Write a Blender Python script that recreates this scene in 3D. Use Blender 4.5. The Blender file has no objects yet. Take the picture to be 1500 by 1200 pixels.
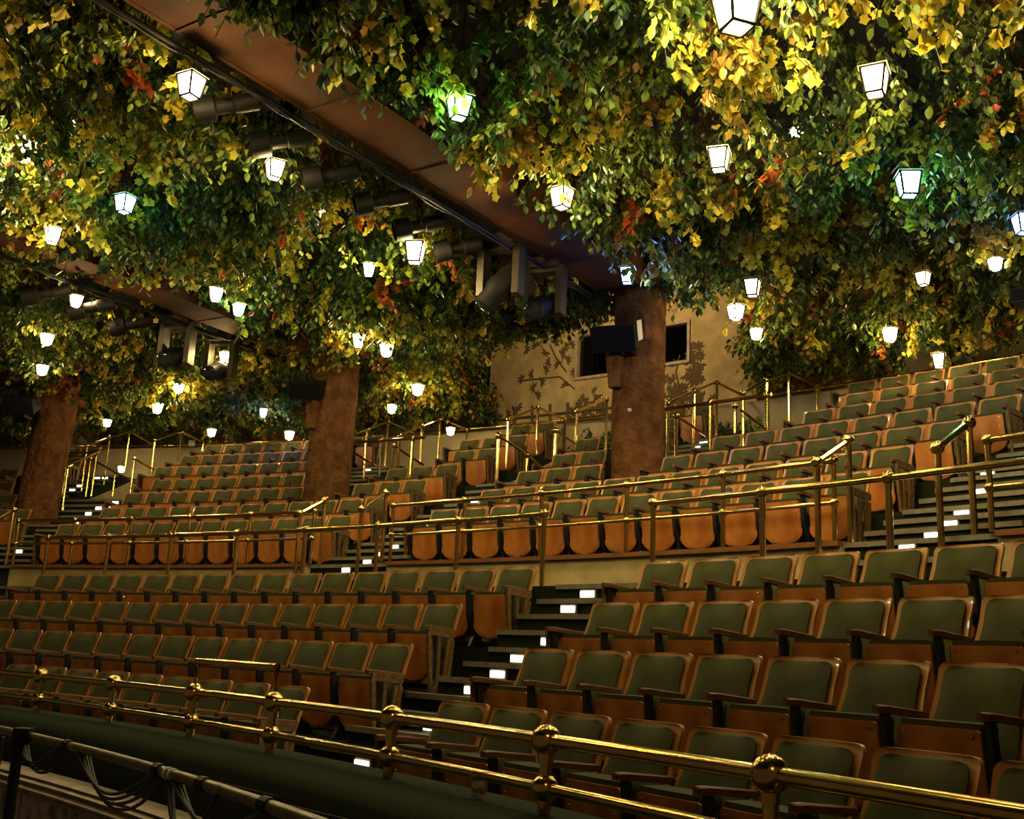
import bpy, bmesh, math, random
import numpy as np
from mathutils import Vector, Matrix
random.seed(7); rng = np.random.default_rng(11)
sc = bpy.context.scene; col = sc.collection
PI = math.pi
# ------------------------------------------------------------------ camera
F = 1590.69; T = 0.225423; RO = -0.045886          # focal length (px of a 1500 wide frame), tilt, roll
CX, CY = -18.978, -8.2694                          # common centre of the curved seat rows
_c, _s = math.cos(T), math.sin(T)
FW = np.array([0, _c, _s]); _U = np.array([0, -_s, _c]); _R = np.array([1., 0, 0])
CR = math.cos(RO)*_R - math.sin(RO)*_U; CU = math.sin(RO)*_R + math.cos(RO)*_U
cd = bpy.data.cameras.new('camera'); cam = bpy.data.objects.new('camera', cd); col.objects.link(cam)
cd.sensor_width = 36; cd.lens = F/1500*36; cd.clip_start = .05; cd.clip_end = 200
cam.matrix_world = Matrix(((CR[0], CU[0], -FW[0], 0), (CR[1], CU[1], -FW[1], 0), (CR[2], CU[2], -FW[2], 0), (0, 0, 0, 1)))
sc.camera = cam
sc.view_settings.view_transform = 'Standard'; sc.view_settings.look = 'None'; sc.view_settings.gamma = 1
sc.view_settings.use_curve_mapping = False; sc.view_settings.exposure = 0.22
sc.cycles.max_bounces = 5; sc.cycles.diffuse_bounces = 2; sc.cycles.glossy_bounces = 3; sc.cycles.transmission_bounces = 4
sc.cycles.transparent_max_bounces = 6; sc.cycles.caustics_reflective = False; sc.cycles.caustics_refractive = False
sc.cycles.sample_clamp_indirect = 4.0; sc.cycles.use_denoising = True; sc.cycles.use_light_tree = True

def ray(u, v): return F*FW + (u-750)*CR + (600-v)*CU
def at_r(u, v, r):
    "where the sight line of a photo point meets the upright cylinder of radius r about the rows' centre"
    d = ray(u, v); a = d[0]**2+d[1]**2; b = -2*(d[0]*CX+d[1]*CY); c = CX*CX+CY*CY-r*r
    t = (-b+math.sqrt(b*b-4*a*c))/2/a; return d*t
def at_z(u, v, z):
    d = ray(u, v); return d*(z/d[2])
def ang(p): return math.atan2(p[0]-CX, p[1]-CY)
def rad(p): return math.hypot(p[0]-CX, p[1]-CY)
def P(a, r, z=0.): return Vector((CX+r*math.sin(a), CY+r*math.cos(a), z))
def proj(p):
    p = np.array(p[:3]); d = p@FW; return 750+F*(p@CR)/d, 600-F*(p@CU)/d

# ------------------------------------------------------------------ materials
def mat(name, color, rough=.6, metal=0., noise=None, bump=None, emis=None, spec=.5, scale=1., sheen=0., coat=0., trans=0., alpha=1.):
    m = bpy.data.materials.new(name); m.use_nodes = True; nt = m.node_tree; b = nt.nodes['Principled BSDF']
    b.inputs['Base Color'].default_value = (*color, 1); b.inputs['Roughness'].default_value = rough
    b.inputs['Metallic'].default_value = metal; b.inputs['Specular IOR Level'].default_value = spec
    b.inputs['Sheen Weight'].default_value = sheen; b.inputs['Coat Weight'].default_value = coat
    b.inputs['Transmission Weight'].default_value = trans
    tc = nt.nodes.new('ShaderNodeTexCoord')
    if noise:
        c2, sca, det, (p0, p1), stretch = noise
        mp = nt.nodes.new('ShaderNodeMapping'); mp.inputs['Scale'].default_value = stretch
        n = nt.nodes.new('ShaderNodeTexNoise'); n.inputs['Scale'].default_value = sca; n.inputs['Detail'].default_value = det
        r = nt.nodes.new('ShaderNodeValToRGB'); r.color_ramp.elements[0].position = p0; r.color_ramp.elements[1].position = p1
        r.color_ramp.elements[0].color = (*color, 1); r.color_ramp.elements[1].color = (*c2, 1)
        nt.links.new(tc.outputs['Object'], mp.inputs[0]); nt.links.new(mp.outputs[0], n.inputs['Vector'])
        nt.links.new(n.outputs['Fac'], r.inputs[0]); nt.links.new(r.outputs[0], b.inputs['Base Color'])
    if bump:
        n = nt.nodes.new('ShaderNodeTexNoise'); n.inputs['Scale'].default_value = bump[0]; n.inputs['Detail'].default_value = 4
        q = nt.nodes.new('ShaderNodeBump'); q.inputs['Strength'].default_value = bump[1]; q.inputs['Distance'].default_value = bump[2]
        nt.links.new(tc.outputs['Object'], n.inputs['Vector']); nt.links.new(n.outputs['Fac'], q.inputs['Height']); nt.links.new(q.outputs[0], b.inputs['Normal'])
    if emis:
        b.inputs['Emission Color'].default_value = (*emis[0], 1); b.inputs['Emission Strength'].default_value = emis[1]
    return m
S1 = (1, 1, 1)
M = dict(
    velvet=mat('green_velvet', (.044, .048, .017), .9, noise=((.068, .070, .026), 5, 3, (.35, .7), S1), spec=.1, sheen=.08, bump=(220, .25, .002)),
    shell=mat('varnished_shell_wood', (.46, .215, .05), .34, noise=((.32, .135, .028), 3, 5, (.3, .7), (6, 6, 1)), coat=.25),
    panel=mat('varnished_seat_plywood', (.50, .19, .035), .36, noise=((.30, .09, .014), 2.2, 5, (.35, .72), (3, 3, 1.2)), coat=.25),
    arm=mat('dark_armrest_wood', (.16, .068, .017), .5, noise=((.085, .034, .009), 6, 4, (.3, .7), (6, 1, 6)), spec=.3),
    iron=mat('black_enamelled_iron', (.012, .013, .017), .42),
    endpanel=mat('carved_end_panel_wood', (.19, .11, .032), .6, spec=.2, noise=((.09, .045, .016), 30, 4, (.35, .65), S1), bump=(60, .5, .006)),
    screw=mat('bright_screw', (.8, .75, .65), .25, 1.0),
    brass=mat('polished_brass', (.83, .56, .17), .17, 1.0, noise=((.62, .38, .10), 7, 3, (.4, .75), S1)),
    carpet=mat('dark_green_carpet', (.013, .018, .011), .95, noise=((.022, .026, .014), 90, 3, (.3, .7), S1), spec=.1, bump=(250, .6, .004)),
    parapet=mat('green_carpet_parapet', (.010, .015, .006), .95, noise=((.019, .025, .010), 70, 3, (.3, .7), S1), spec=.1, bump=(220, .7, .006)),
    nosing=mat('worn_nosing_strip', (.20, .175, .115), .7, noise=((.13, .11, .07), 12, 3, (.3, .7), S1)),
    trim=mat('trim_wood', (.22, .085, .025), .4, noise=((.15, .055, .016), 5, 4, (.3, .7), (1, 1, 6)), coat=.2),
    plaster=mat('sponged_plaster', (.52, .40, .19), .85, noise=((.34, .26, .12), 3.2, 7, (.35, .68), S1), spec=.2, bump=(30, .2, .01)),
    backwall=mat('plain_back_plaster', (.44, .35, .19), .9, noise=((.30, .25, .14), 1.1, 6, (.35, .7), S1), spec=.15),
    mould=mat('cream_mouldings', (.46, .38, .28), .7, noise=((.30, .23, .16), 9, 5, (.35, .7), S1), bump=(25, .4, .01)),
    relief=mat('relief_plaster', (.50, .42, .35), .8, noise=((.16, .12, .11), 12, 5, (.4, .6), (1, 1, .6)), bump=(18, 1., .04)),
    bark=mat('brown_painted_bark', (.15, .066, .022), .95, noise=((.07, .028, .009), 5.5, 6, (.35, .68), (1, 1, .8)), spec=.06, bump=(9, 1., .09)),
    beam=mat('stained_beam_wood', (.105, .034, .006), .85, noise=((.028, .009, .002), 1.3, 6, (.38, .66), (1, 1, 1)), spec=.2, bump=(14, .3, .01)),
    ceiling=mat('black_ceiling', (.02, .017, .012), .9),
    black=mat('black_fixture_metal', (.007, .006, .005), .6, spec=.2, bump=(60, .15, .002)),
    grille=mat('black_speaker_cloth', (.006, .006, .006), .95, spec=.1),
    yoke=mat('grey_fixture_casting', (.040, .029, .015), .45, .3),
    lens=mat('dark_glass_lens', (.02, .02, .03), .05, spec=1., coat=1.),
    white=mat('white_card', (.62, .55, .38), .6),
    cable=mat('cable_rubber', (.022, .017, .013), .55),
    pipe=mat('scaffold_pipe', (.20, .15, .075), .4, .5, noise=((.09, .065, .035), 14, 4, (.35, .65), S1)),
    tape=mat('white_tape', (.5, .46, .38), .7),
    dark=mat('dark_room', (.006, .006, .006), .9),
    muralleaf=mat('painted_mural_brown', (.10, .065, .025), .9),
    twig=mat('twig_bark', (.05, .03, .014), .9),
    steplight=mat('step_light_glass', (.9, .85, .8), .4, emis=((1., .88, .72), 5.)),
    plastic=mat('clear_plastic', (.9, .9, .9), .06, trans=1., spec=.5),
    glass=mat('booth_glass', (.25, .25, .25), .02, trans=1.),
)
def lamp_mat(name, c, s): return mat(name, (.9, .85, .75), .4, emis=(c, s))
LM = dict(warm=lamp_mat('warm_lantern_glass', (1, .74, .30), 165.), green=lamp_mat('green_lantern_glass', (.35, 1., .42), 75.),
          teal=lamp_mat('teal_lantern_glass', (.28, .95, .80), 60.), blue=lamp_mat('blue_lantern_glass', (.12, .26, 1.), 110.),
          pale=lamp_mat('pale_lantern_glass', (1, .82, .50), 100.), dim=lamp_mat('dim_lantern_glass', (1, .78, .42), 6.), hot=lamp_mat('hot_lantern_glass', (1, .78, .36), 420.), soft=lamp_mat('soft_lantern_glass', (1, .76, .36), 45.))
# leaves: colour carried by the leaf itself
lm_ = bpy.data.materials.new('leaf'); lm_.use_nodes = True; nt = lm_.node_tree; b = nt.nodes['Principled BSDF']
at = nt.nodes.new('ShaderNodeAttribute'); at.attribute_name = 'leaf_colour'
b.inputs['Roughness'].default_value = .38; b.inputs['Specular IOR Level'].default_value = .45
tr = nt.nodes.new('ShaderNodeBsdfTranslucent'); mx = nt.nodes.new('ShaderNodeMixShader'); mx.inputs[0].default_value = .3
nt.links.new(at.outputs['Color'], b.inputs['Base Color']); nt.links.new(at.outputs['Color'], tr.inputs['Color'])
nt.links.new(b.outputs[0], mx.inputs[1]); nt.links.new(tr.outputs[0], mx.inputs[2]); nt.links.new(mx.outputs[0], nt.nodes['Material Output'].inputs[0])
M['leaf'] = lm_

# ------------------------------------------------------------------ object helpers
def tag(o, label=None, cat=None, group=None, kind=None):
    if label: o['label'] = label
    if cat: o['category'] = cat
    if group: o['group'] = group
    if kind: o['kind'] = kind
    return o
def empty(name, loc=(0, 0, 0), rz=0.):
    o = bpy.data.objects.new(name, None); o.location = loc; o.rotation_euler = (0, 0, rz); o.empty_display_size = .1; col.objects.link(o); return o
def link(name, me, parent=None):
    o = bpy.data.objects.new(name, me); col.objects.link(o)
    if parent is not None: o.parent = parent
    return o
class MB:
    "collects shapes, then links them as ONE mesh object"
    def __init__(s): s.v = []; s.f = []
    def add(s, vs, fs):
        n = len(s.v); s.v += [tuple(v) for v in vs]; s.f += [tuple(i+n for i in f) for f in fs]; return s
    def box(s, c, size, rot=None, taper=1.):
        hx, hy, hz = size[0]/2, size[1]/2, size[2]/2; vs = []
        for z in (-hz, hz):
            k = taper if z > 0 else 1.
            for x, y in ((-hx, -hy), (hx, -hy), (hx, hy), (-hx, hy)): vs.append(Vector((x*k, y*k, z)))
        if rot is not None: vs = [rot @ v for v in vs]
        c = Vector(c)
        return s.add([v+c for v in vs], [(3, 2, 1, 0), (4, 5, 6, 7), (0, 1, 5, 4), (1, 2, 6, 5), (2, 3, 7, 6), (3, 0, 4, 7)])
    def tube(s, pts, r, n=8, caps=True):
        pts = [Vector(p) for p in pts]; rs = r if isinstance(r, (list, tuple)) else [r]*len(pts); rings = []
        ref = Vector((0, 0, 1))
        d0 = (pts[-1]-pts[0])
        if d0.length and abs(d0.normalized().z) > .9: ref = Vector((1, 0, 0))
        for i, p in enumerate(pts):
            a = pts[max(i-1, 0)]; b_ = pts[min(i+1, len(pts)-1)]; d = (b_-a).normalized()
            x = d.cross(ref); x = x.normalized() if x.length > 1e-4 else Vector((1, 0, 0)); y = d.cross(x).normalized()
            rings.append([p+(x*math.cos(2*PI*k/n)+y*math.sin(2*PI*k/n))*rs[i] for k in range(n)])
        vs = [v for q in rings for v in q]; fs = []
        for i in range(len(pts)-1):
            for k in range(n): fs.append((i*n+k, i*n+(k+1) % n, (i+1)*n+(k+1) % n, (i+1)*n+k))
        if caps: fs.append(tuple(range(n))[::-1]); fs.append(tuple((len(pts)-1)*n+k for k in range(n)))
        return s.add(vs, fs)
    def lathe(s, c, prof, n=12, rot=None):
        vs = []; c = Vector(c)
        for r, z in prof:
            for k in range(n):
                v = Vector((r*math.cos(2*PI*k/n), r*math.sin(2*PI*k/n), z))
                if rot is not None: v = rot @ v
                vs.append(v+c)
        fs = []; m = len(prof)
        for i in range(m-1):
            for k in range(n): fs.append((i*n+k, i*n+(k+1) % n, (i+1)*n+(k+1) % n, (i+1)*n+k))
        fs.append(tuple(range(n))[::-1]); fs.append(tuple((m-1)*n+k for k in range(n)))
        return s.add(vs, fs)
    def ball(s, c, r, n=10, m=6, sz=1.):
        return s.lathe(c, [(max(r*math.sin(PI*i/m), 1e-4), -r*sz*math.cos(PI*i/m)) for i in range(m+1)], n)
    def mesh(s, name, m, smooth=False):
        me = bpy.data.meshes.new(name); me.from_pydata(s.v, [], s.f); me.update(); me.materials.append(M[m] if isinstance(m, str) else m)
        if smooth:
            me.polygons.foreach_set('use_smooth', [True]*len(me.polygons))
            try: me.set_sharp_from_angle(angle=math.radians(42))
            except Exception: pass
        return me
    def build(s, name, m, parent=None, smooth=False): return link(name, s.mesh(name, m, smooth), parent)
def sector(a0, a1, r0, r1, z0, z1, step=.012):
    "solid slice of a curved tier"
    n = max(2, int((a1-a0)/step)+1); vs = []; fs = []
    for i in range(n+1):
        a = a0+(a1-a0)*i/n
        vs += [P(a, r0, z0), P(a, r1, z0), P(a, r1, z1), P(a, r0, z1)]
    for i in range(n):
        k = 4*i
        fs += [(k+1, k, k+4, k+5)[::-1], (k+2, k+1, k+5, k+6)[::-1], (k+3, k+2, k+6, k+7)[::-1], (k, k+3, k+7, k+4)[::-1]]
    fs += [(0, 1, 2, 3)[::-1], (4*n, 4*n+1, 4*n+2, 4*n+3)]
    return vs, fs
def struct(o): o['kind'] = 'structure'; return o

# ------------------------------------------------------------------ seat rows (radius, height of the back tops, blocks)
H = .77
RS = [24.229, 25.108, 26.003, 26.798, 28.745, 29.601, 30.516, 31.273, 32.179, 33.067, 33.92]
ZT = [-.277, .081, .461, .857, 1.839, 2.226, 2.637, 3.010, 3.431, 3.832, 4.232]
ZF = [z-H for z in ZT]
RIN = [23.15, RS[0]+.12, RS[1]+.12, RS[2]+.12, 27.95, RS[4]+.12, RS[5]+.12, RS[6]+.12, RS[7]+.12, RS[8]+.12, RS[9]+.12]
ROUT = [RIN[1], RIN[2], RIN[3], 26.95, RIN[5], RIN[6], RIN[7], RIN[8], RIN[9], RIN[10], 34.3]
AMIN, AMAX = .12, 1.22
VOMS = [(.327, .372), (.535, .563), (.627, .669), (.744, .771)]
def tier_spans(i):
    if i < 9: return [(AMIN, AMAX)]
    out = []; a = AMIN
    for v0, v1 in VOMS: out.append((a, v0)); a = v1
    out.append((a, AMAX)); return out
for i in range(11):
    m = MB()
    for a0, a1 in tier_spans(i): m.add(*sector(a0, a1, RIN[i], ROUT[i], ZF[i]-.5, ZF[i]))
    struct(m.build('floor', 'carpet'))
ZC = .69
struct(MB().add(*sector(AMIN, AMAX, 26.95, 27.95, ZC-.7, ZC)).build('floor', 'carpet'))
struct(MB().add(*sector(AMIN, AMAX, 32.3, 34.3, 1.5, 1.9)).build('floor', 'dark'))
# beige cheeks of the exit stair wells
m = MB()
for v0, v1 in VOMS:
    for a in (v0, v1):
        q = [P(a, 32.2, 1.9), P(a, 34.28, 1.9), P(a, 34.28, 3.52), P(a, 33.6, 3.42), P(a, 33.0, 3.14), P(a, 32.2, 2.78)]
        w = .05/31*(1 if a == v0 else -1)
        q2 = [P(a+w, rad(p), p.z) for p in q]
        m.add(q+q2, [(0, 1, 2, 3, 4, 5), (11, 10, 9, 8, 7, 6)]+[(k, k+6, (k+1) % 6+6, (k+1) % 6) for k in range(6)])
struct(m.build('wall_stairwell', 'plaster'))

# ------------------------------------------------------------------ walls
AISLES_UP = [(.364, .414), (.629, .680), (.897, .9465)]
AISLE_LOW = [(.430, .483), (.808, .856)]
spans = [(AMIN, .364), (.414, .629), (.680, .897), (.9465, AMAX)]
m = MB(); t_ = MB()
for a0, a1 in spans:
    m.add(*sector(a0, a1, 27.88, 27.96, ZC, 1.045)); t_.add(*sector(a0, a1, 27.84, 27.99, 1.045, 1.09))
struct(m.build('wall_middle', 'plaster')); struct(t_.build('trim_1', 'trim'))
m = MB(); m.add(*sector(AMIN, AMAX, 34.3, 34.42, 1.9, 4.28)); struct(m.build('wall_back', 'backwall'))
m = MB(); m.add(*sector(AMIN, AMAX, 37.0, 37.15, 1.9, 8.0)); struct(m.build('wall_rear', 'backwall'))
# projection booth wall with two window openings
BA0, BA1, BR = .558, .7215, 35.0
def ba(u, v): return ang(at_r(u, v, BR))
def bz(u, v): return float(at_r(u, v, BR)[2])
wins = []
for (u0, u1, v0, v1) in ((846, 940, 487, 547), (972, 1007, 476, 530)):
    wins.append((ba(u0, v1), ba(u1, v1), bz((u0+u1)/2, v1), bz((u0+u1)/2, v0)))
m = MB(); edges = [BA0, wins[0][0], wins[0][1], wins[1][0], wins[1][1], BA1]
for k in (0, 2, 4): m.add(*sector(edges[k], edges[k+1], BR, BR+.15, 3.6, 8.0))
for w in wins:
    m.add(*sector(w[0], w[1], BR, BR+.15, 3.6, w[2])); m.add(*sector(w[0], w[1], BR, BR+.15, w[3], 8.0))
for a in (BA0, BA1): m.add(*sector(a-.001, a+.001, BR, 37.0, 3.6, 8.0))
booth_wall = struct(m.build('wall_booth', 'plaster'))
for k, w in enumerate(wins):
    fr = MB(); g = .055/35
    fr.add(*sector(w[0]-g, w[1]+g, BR-.03, BR+.02, w[2]-.055, w[2])); fr.add(*sector(w[0]-g, w[1]+g, BR-.03, BR+.02, w[3], w[3]+.055))
    fr.add(*sector(w[0]-g, w[0], BR-.03, BR+.02, w[2], w[3])); fr.add(*sector(w[1], w[1]+g, BR-.03, BR+.02, w[2], w[3]))
    wo = struct(fr.build('window_%d' % (k+1), 'mould'))
    pa = MB().add(*sector(w[0], w[1], BR+.08, BR+.09, w[2], w[3])); pa.build('window_pane', 'glass', wo)
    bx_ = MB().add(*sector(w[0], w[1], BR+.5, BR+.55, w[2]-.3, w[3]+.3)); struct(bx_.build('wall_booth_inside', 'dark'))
# far left booth: pale pier beside the first trunk and a dark window strip
LR = 34.9
pa0, pa1 = ang(at_r(96, 640, LR)), ang(at_r(128, 640, LR))
m = MB().add(*sector(pa0-.03, pa1, LR, LR+.5, 3.6, 8)); m.add(*sector(AMIN, pa0-.03, LR, LR+.12, 3.6, float(at_r(20, 639, LR)[2])))
m.add(*sector(AMIN, pa0-.03, LR, LR+.12, float(at_r(20, 612, LR)[2]), 8)); struct(m.build('wall_left', 'plaster'))
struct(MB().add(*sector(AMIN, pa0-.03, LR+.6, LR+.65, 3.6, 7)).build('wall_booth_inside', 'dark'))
# painted leaves, branches and a fence on the booth plaster
def mural(m, u, v, s, r=BR-.006):
    c = at_r(u, v, r); a = ang(c); z = c[2]; th0 = random.uniform(0, 6.28)
    for k in range(5):
        th = th0+(k-2)*.75; d = (math.cos(th), math.sin(th)); q = (-d[1], d[0]); pts = []
        for l, w in ((0, 0), (.5, .2), (1, 0), (.5, -.2)):
            x = (d[0]*l+q[0]*w)*s; y = (d[1]*l+q[1]*w)*s; pts.append((x, y))
        vs = [P(a+x/r, r-.002*k*0, z+y) for x, y in pts]
        m.add(vs+[P(ang(p), r+.008, p.z) for p in vs], [(0, 1, 2, 3), (7, 6, 5, 4), (0, 4, 5, 1), (1, 5, 6, 2), (2, 6, 7, 3), (3, 7, 4, 0)])
mm = MB()
for (u, v) in [(785, 508), (812, 503), (800, 515), (822, 520), (805, 530), (818, 535), (798, 542), (780, 548), (792, 560), (783, 568), (830, 528), (786, 580), (765, 556), (828, 508), (836, 506), (760, 500), (745, 505), (770, 512), (842, 545)]: mural(mm, u, v, .13)
for (u, v) in [(732, 614), (742, 608), (752, 603), (758, 596), (720, 612)]: mural(mm, u, v, .14)
for _ in range(60): mural(mm, random.gauss(858, 16), min(max(random.gauss(605, 18), 566), 640), random.uniform(.08, .13))
for _ in range(46): mural(mm, random.gauss(996, 13), min(max(random.gauss(566, 16), 532), 600), random.uniform(.08, .13))
for _ in range(26): mural(mm, random.uniform(1010, 1030), random.uniform(505, 560), random.uniform(.10, .15))
for _ in range(24): mural(mm, random.uniform(978, 1050), random.uniform(580, 620), random.uniform(.10, .15))
for pl in ([(760, 558), (790, 555), (820, 552), (842, 570)], [(806, 505), (815, 525), (830, 545)], [(996, 520), (990, 545), (1000, 590)]):
    q = [Vector(at_r(u, v, BR-.006)) for u, v in pl]; mm.tube(q, .015, 5)
for v0 in (617, 630):
    mm.tube([Vector(at_r(u, v0-(u-720)*.11, BR-.004)) for u in range(718, 900, 20)], .03, 5)
for u in range(728, 890, 26): mm.tube([Vector(at_r(u, 640, BR-.004)), Vector(at_r(u, 600-(u-720)*.09, BR-.004))], .035, 5)
mm.build('painted_foliage', 'muralleaf', booth_wall)

# ceiling
m = MB(); m.add(*sector(AMIN-.1, AMAX+.1, 12.0, 31.4, 5.85, 6.0, .03)); m.add(*sector(AMIN-.1, .553, 31.4, 37.1, 5.85, 6.0, .03)); m.add(*sector(.80, AMAX+.1, 31.4, 37.1, 5.85, 6.0, .03))
m.add(*sector(.553, .80, 31.4, 37.1, 8.0, 8.1, .03)); m.add(*sector(.553, .80, 31.3, 31.4, 5.85, 8.1, .03))
struct(m.build('ceiling', 'ceiling'))

# ------------------------------------------------------------------ aisle stairs
step_edges = []
def stairs(a0, a1, steps, rows_nosed, where):
    root = struct(MB().build('aisle_stairs', 'carpet')) if False else empty('aisle_stairs'); root['kind'] = 'structure'
    body = MB()
    for r0, r1, z in steps: body.add(*sector(a0, a1, r0, r1, z-.4, z))
    body.build('tread_block', 'carpet', root)
    for r, z in [(s[0], s[2]) for s in steps]+rows_nosed:
        MB().add(*sector(a0, a1, r-.025, r+.05, z-.035, z+.008)).build('nosing', 'nosing', root)
        step_edges.append((where, a0, a1, r, z))
for k, (a0, a1) in enumerate(AISLE_LOW):
    st = []; ns = []
    for i in range(3):
        dz = ZF[i+1]-ZF[i]
        st += [(RIN[i+1]-.58, RIN[i+1]-.29, ZF[i]+dz/3), (RIN[i+1]-.29, RIN[i+1], ZF[i]+2*dz/3)]; ns.append((RIN[i+1], ZF[i+1]))
    dz = ZC-ZF[3]
    for q in (3, 2, 1): st.append((26.95-.25*q, 26.95-.25*(q-1), ZC-dz*q/4))
    ns.append((26.95, ZC)); stairs(a0, a1, st, ns, 'low%d' % k)
for k, (a0, a1) in enumerate(AISLES_UP):
    st = [(27.62, 27.95, (ZC+ZF[4])/2)]; ns = [(27.95, ZF[4])]; last = 8 if k != 0 else 8
    for i in range(4, last):
        if i+1 > 10: break
        dz = ZF[i+1]-ZF[i]; w = (RIN[i+1]-RIN[i])/3
        top = RIN[i+1]
        st += [(top-2*w, top-w, ZF[i]+dz/3), (top-w, top, ZF[i]+2*dz/3)]; ns.append((top, ZF[i+1]))
    stairs(a0, a1, st, ns, 'up%d' % k)
for a0, i in ((.322, 6), (.300, 7)):   # the left stairs widen towards the trunk
    dz = ZF[i+1]-ZF[i]; w = (RIN[i+1]-RIN[i])/3; top = RIN[i+1]
    stairs(a0, .364, [(top-2*w, top-w, ZF[i]+dz/3), (top-w, top, ZF[i]+2*dz/3)], [(top, ZF[i+1])], 'wide0')
# the narrower flights beside the exit wells
for k, (a0, a1) in enumerate([(.300, .325), (.500, .532), (.716, .742)]):
    st = []; ns = []
    for i in range(7, 10):
        dz = ZF[i+1]-ZF[i]; w = (RIN[i+1]-RIN[i])/3; top = RIN[i+1]
        st += [(top-2*w, top-w, ZF[i]+dz/3), (top-w, top, ZF[i]+2*dz/3)]; ns.append((top, ZF[i+1]))
    stairs(a0, a1, st, ns, 'top%d' % k)
# ------------------------------------------------------------------ step lights
ORD = ['lowest', 'second', 'third', 'fourth', 'fifth', 'sixth', 'seventh', 'eighth', 'ninth', 'tenth', 'eleventh', 'twelfth', 'thirteenth']
def step_light(a, r, z, label, group, wd=.165):
    o = empty('step_light', P(a, r-.03, z), -a); tag(o, label, 'step light', group)
    MB().box((0, .005, 0), (wd+.03, .02, .085)).build('frame', 'nosing', o)
    MB().box((0, -.008, 0), (wd, .012, .055)).build('glass', 'steplight', o)
low = [(861.5, 873.8), (833, 904), (803.4, 933), (759, 962), (729, 984), (691, 1011), (631, 1067), (594, 1090), (530.4, 1118.7)]
for k, (u, v) in enumerate(low[::-1]):
    best = None
    for (w, a0, a1, r, z) in step_edges:
        if w != 'low1': continue
        for a in np.linspace(a0+.004, a1-.004, 60):
            x, y = proj(P(a, r-.03, z-.085)); e = (x-u)**2+(y-v)**2
            if best is None or e < best[0]: best = (e, a, r, z)
    step_light(best[1], best[2], best[3]-.085, 'glowing white step light, %s from the bottom of the lower stairs' % ORD[k].replace('lowest', 'first'), 'lights in the lower stair risers')
def up_lights(pts, where, words, group):
    for k, (u, v) in enumerate(sorted(pts, key=lambda p: -p[1])):
        best = None
        for (w, a0, a1, r, z) in step_edges:
            if w not in where: continue
            for a in np.linspace(a0+.003, a1-.003, 60):
                x, y = proj(P(a, r-.03, z-.075)); e = (x-u)**2+(y-v)**2
                if best is None or e < best[0]: best = (e, a, r, z)
        step_light(best[1], best[2], best[3]-.07, 'small step light, %s from the bottom, %s' % (ORD[k].replace('lowest', 'first'), words), group, .13)
up_lights([(506.7, 835), (538.7, 824.7), (557, 814.7), (578.7, 801), (604, 790.7), (631, 769), (676.7, 750.7), (696, 739), (738.7, 713)], ('up1',), 'upper stairs beside middle trunk', 'lights in the middle upper stairs')
up_lights([(1328, 797), (1365.6, 781), (1392, 765), (1408, 747), (1435, 718), (1446.7, 702)], ('up2',), 'wide right upper stairs', 'lights in the right upper stairs')
up_lights([(28.7, 806), (117, 765), (130, 755), (144.7, 748.7), (158, 742), (170, 733)], ('up0',), 'upper stairs behind the leftmost trunk', 'lights in the left upper stairs')
up_lights([(106, 720), (117, 713), (142.7, 702.7), (154, 695)], ('top0',), 'topmost flight beside the leftmost trunk', 'lights in the topmost left flight')
up_lights([(1030, 646.7), (1020, 655)], ('top2',), 'topmost flight right of the largest trunk', 'lights in the topmost right flight')
up_lights([(538.7, 687)], ('top1',), 'topmost flight beside the middle trunk', 'lights in the topmost middle flight')

# ------------------------------------------------------------------ theatre seat
def grid_solid(prof, nx, yf, yb):
    "prof: (z, halfwidth); yf/yb(x, z) front and back depth"
    vs = []; nz = len(prof)
    for side in (0, 1):
        for z, w in prof:
            for i in range(nx+1):
                t = -1+2*i/nx; x = w*t; vs.append((x, (yf if side == 0 else yb)(t, z), z))
    n1 = nx+1; off = nz*n1; fs = []
    for j in range(nz-1):
        for i in range(nx):
            a = j*n1+i; fs.append((a, a+1, a+1+n1, a+n1)); fs.append((off+a, off+a+n1, off+a+1+n1, off+a+1))
    for j in range(nz-1):
        a = j*n1; fs.append((a, a+n1, off+a+n1, off+a)); a = j*n1+nx; fs.append((a, off+a, off+a+n1, a+n1))
    for i in range(nx):
        a = i; fs.append((a, off+a, off+a+1, a+1)); a = (nz-1)*n1+i; fs.append((a, a+1, off+a+1, off+a))
    return vs, fs
def rec(z): return -(.77-z)*.36+.06*max(0, .42-z)
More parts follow.
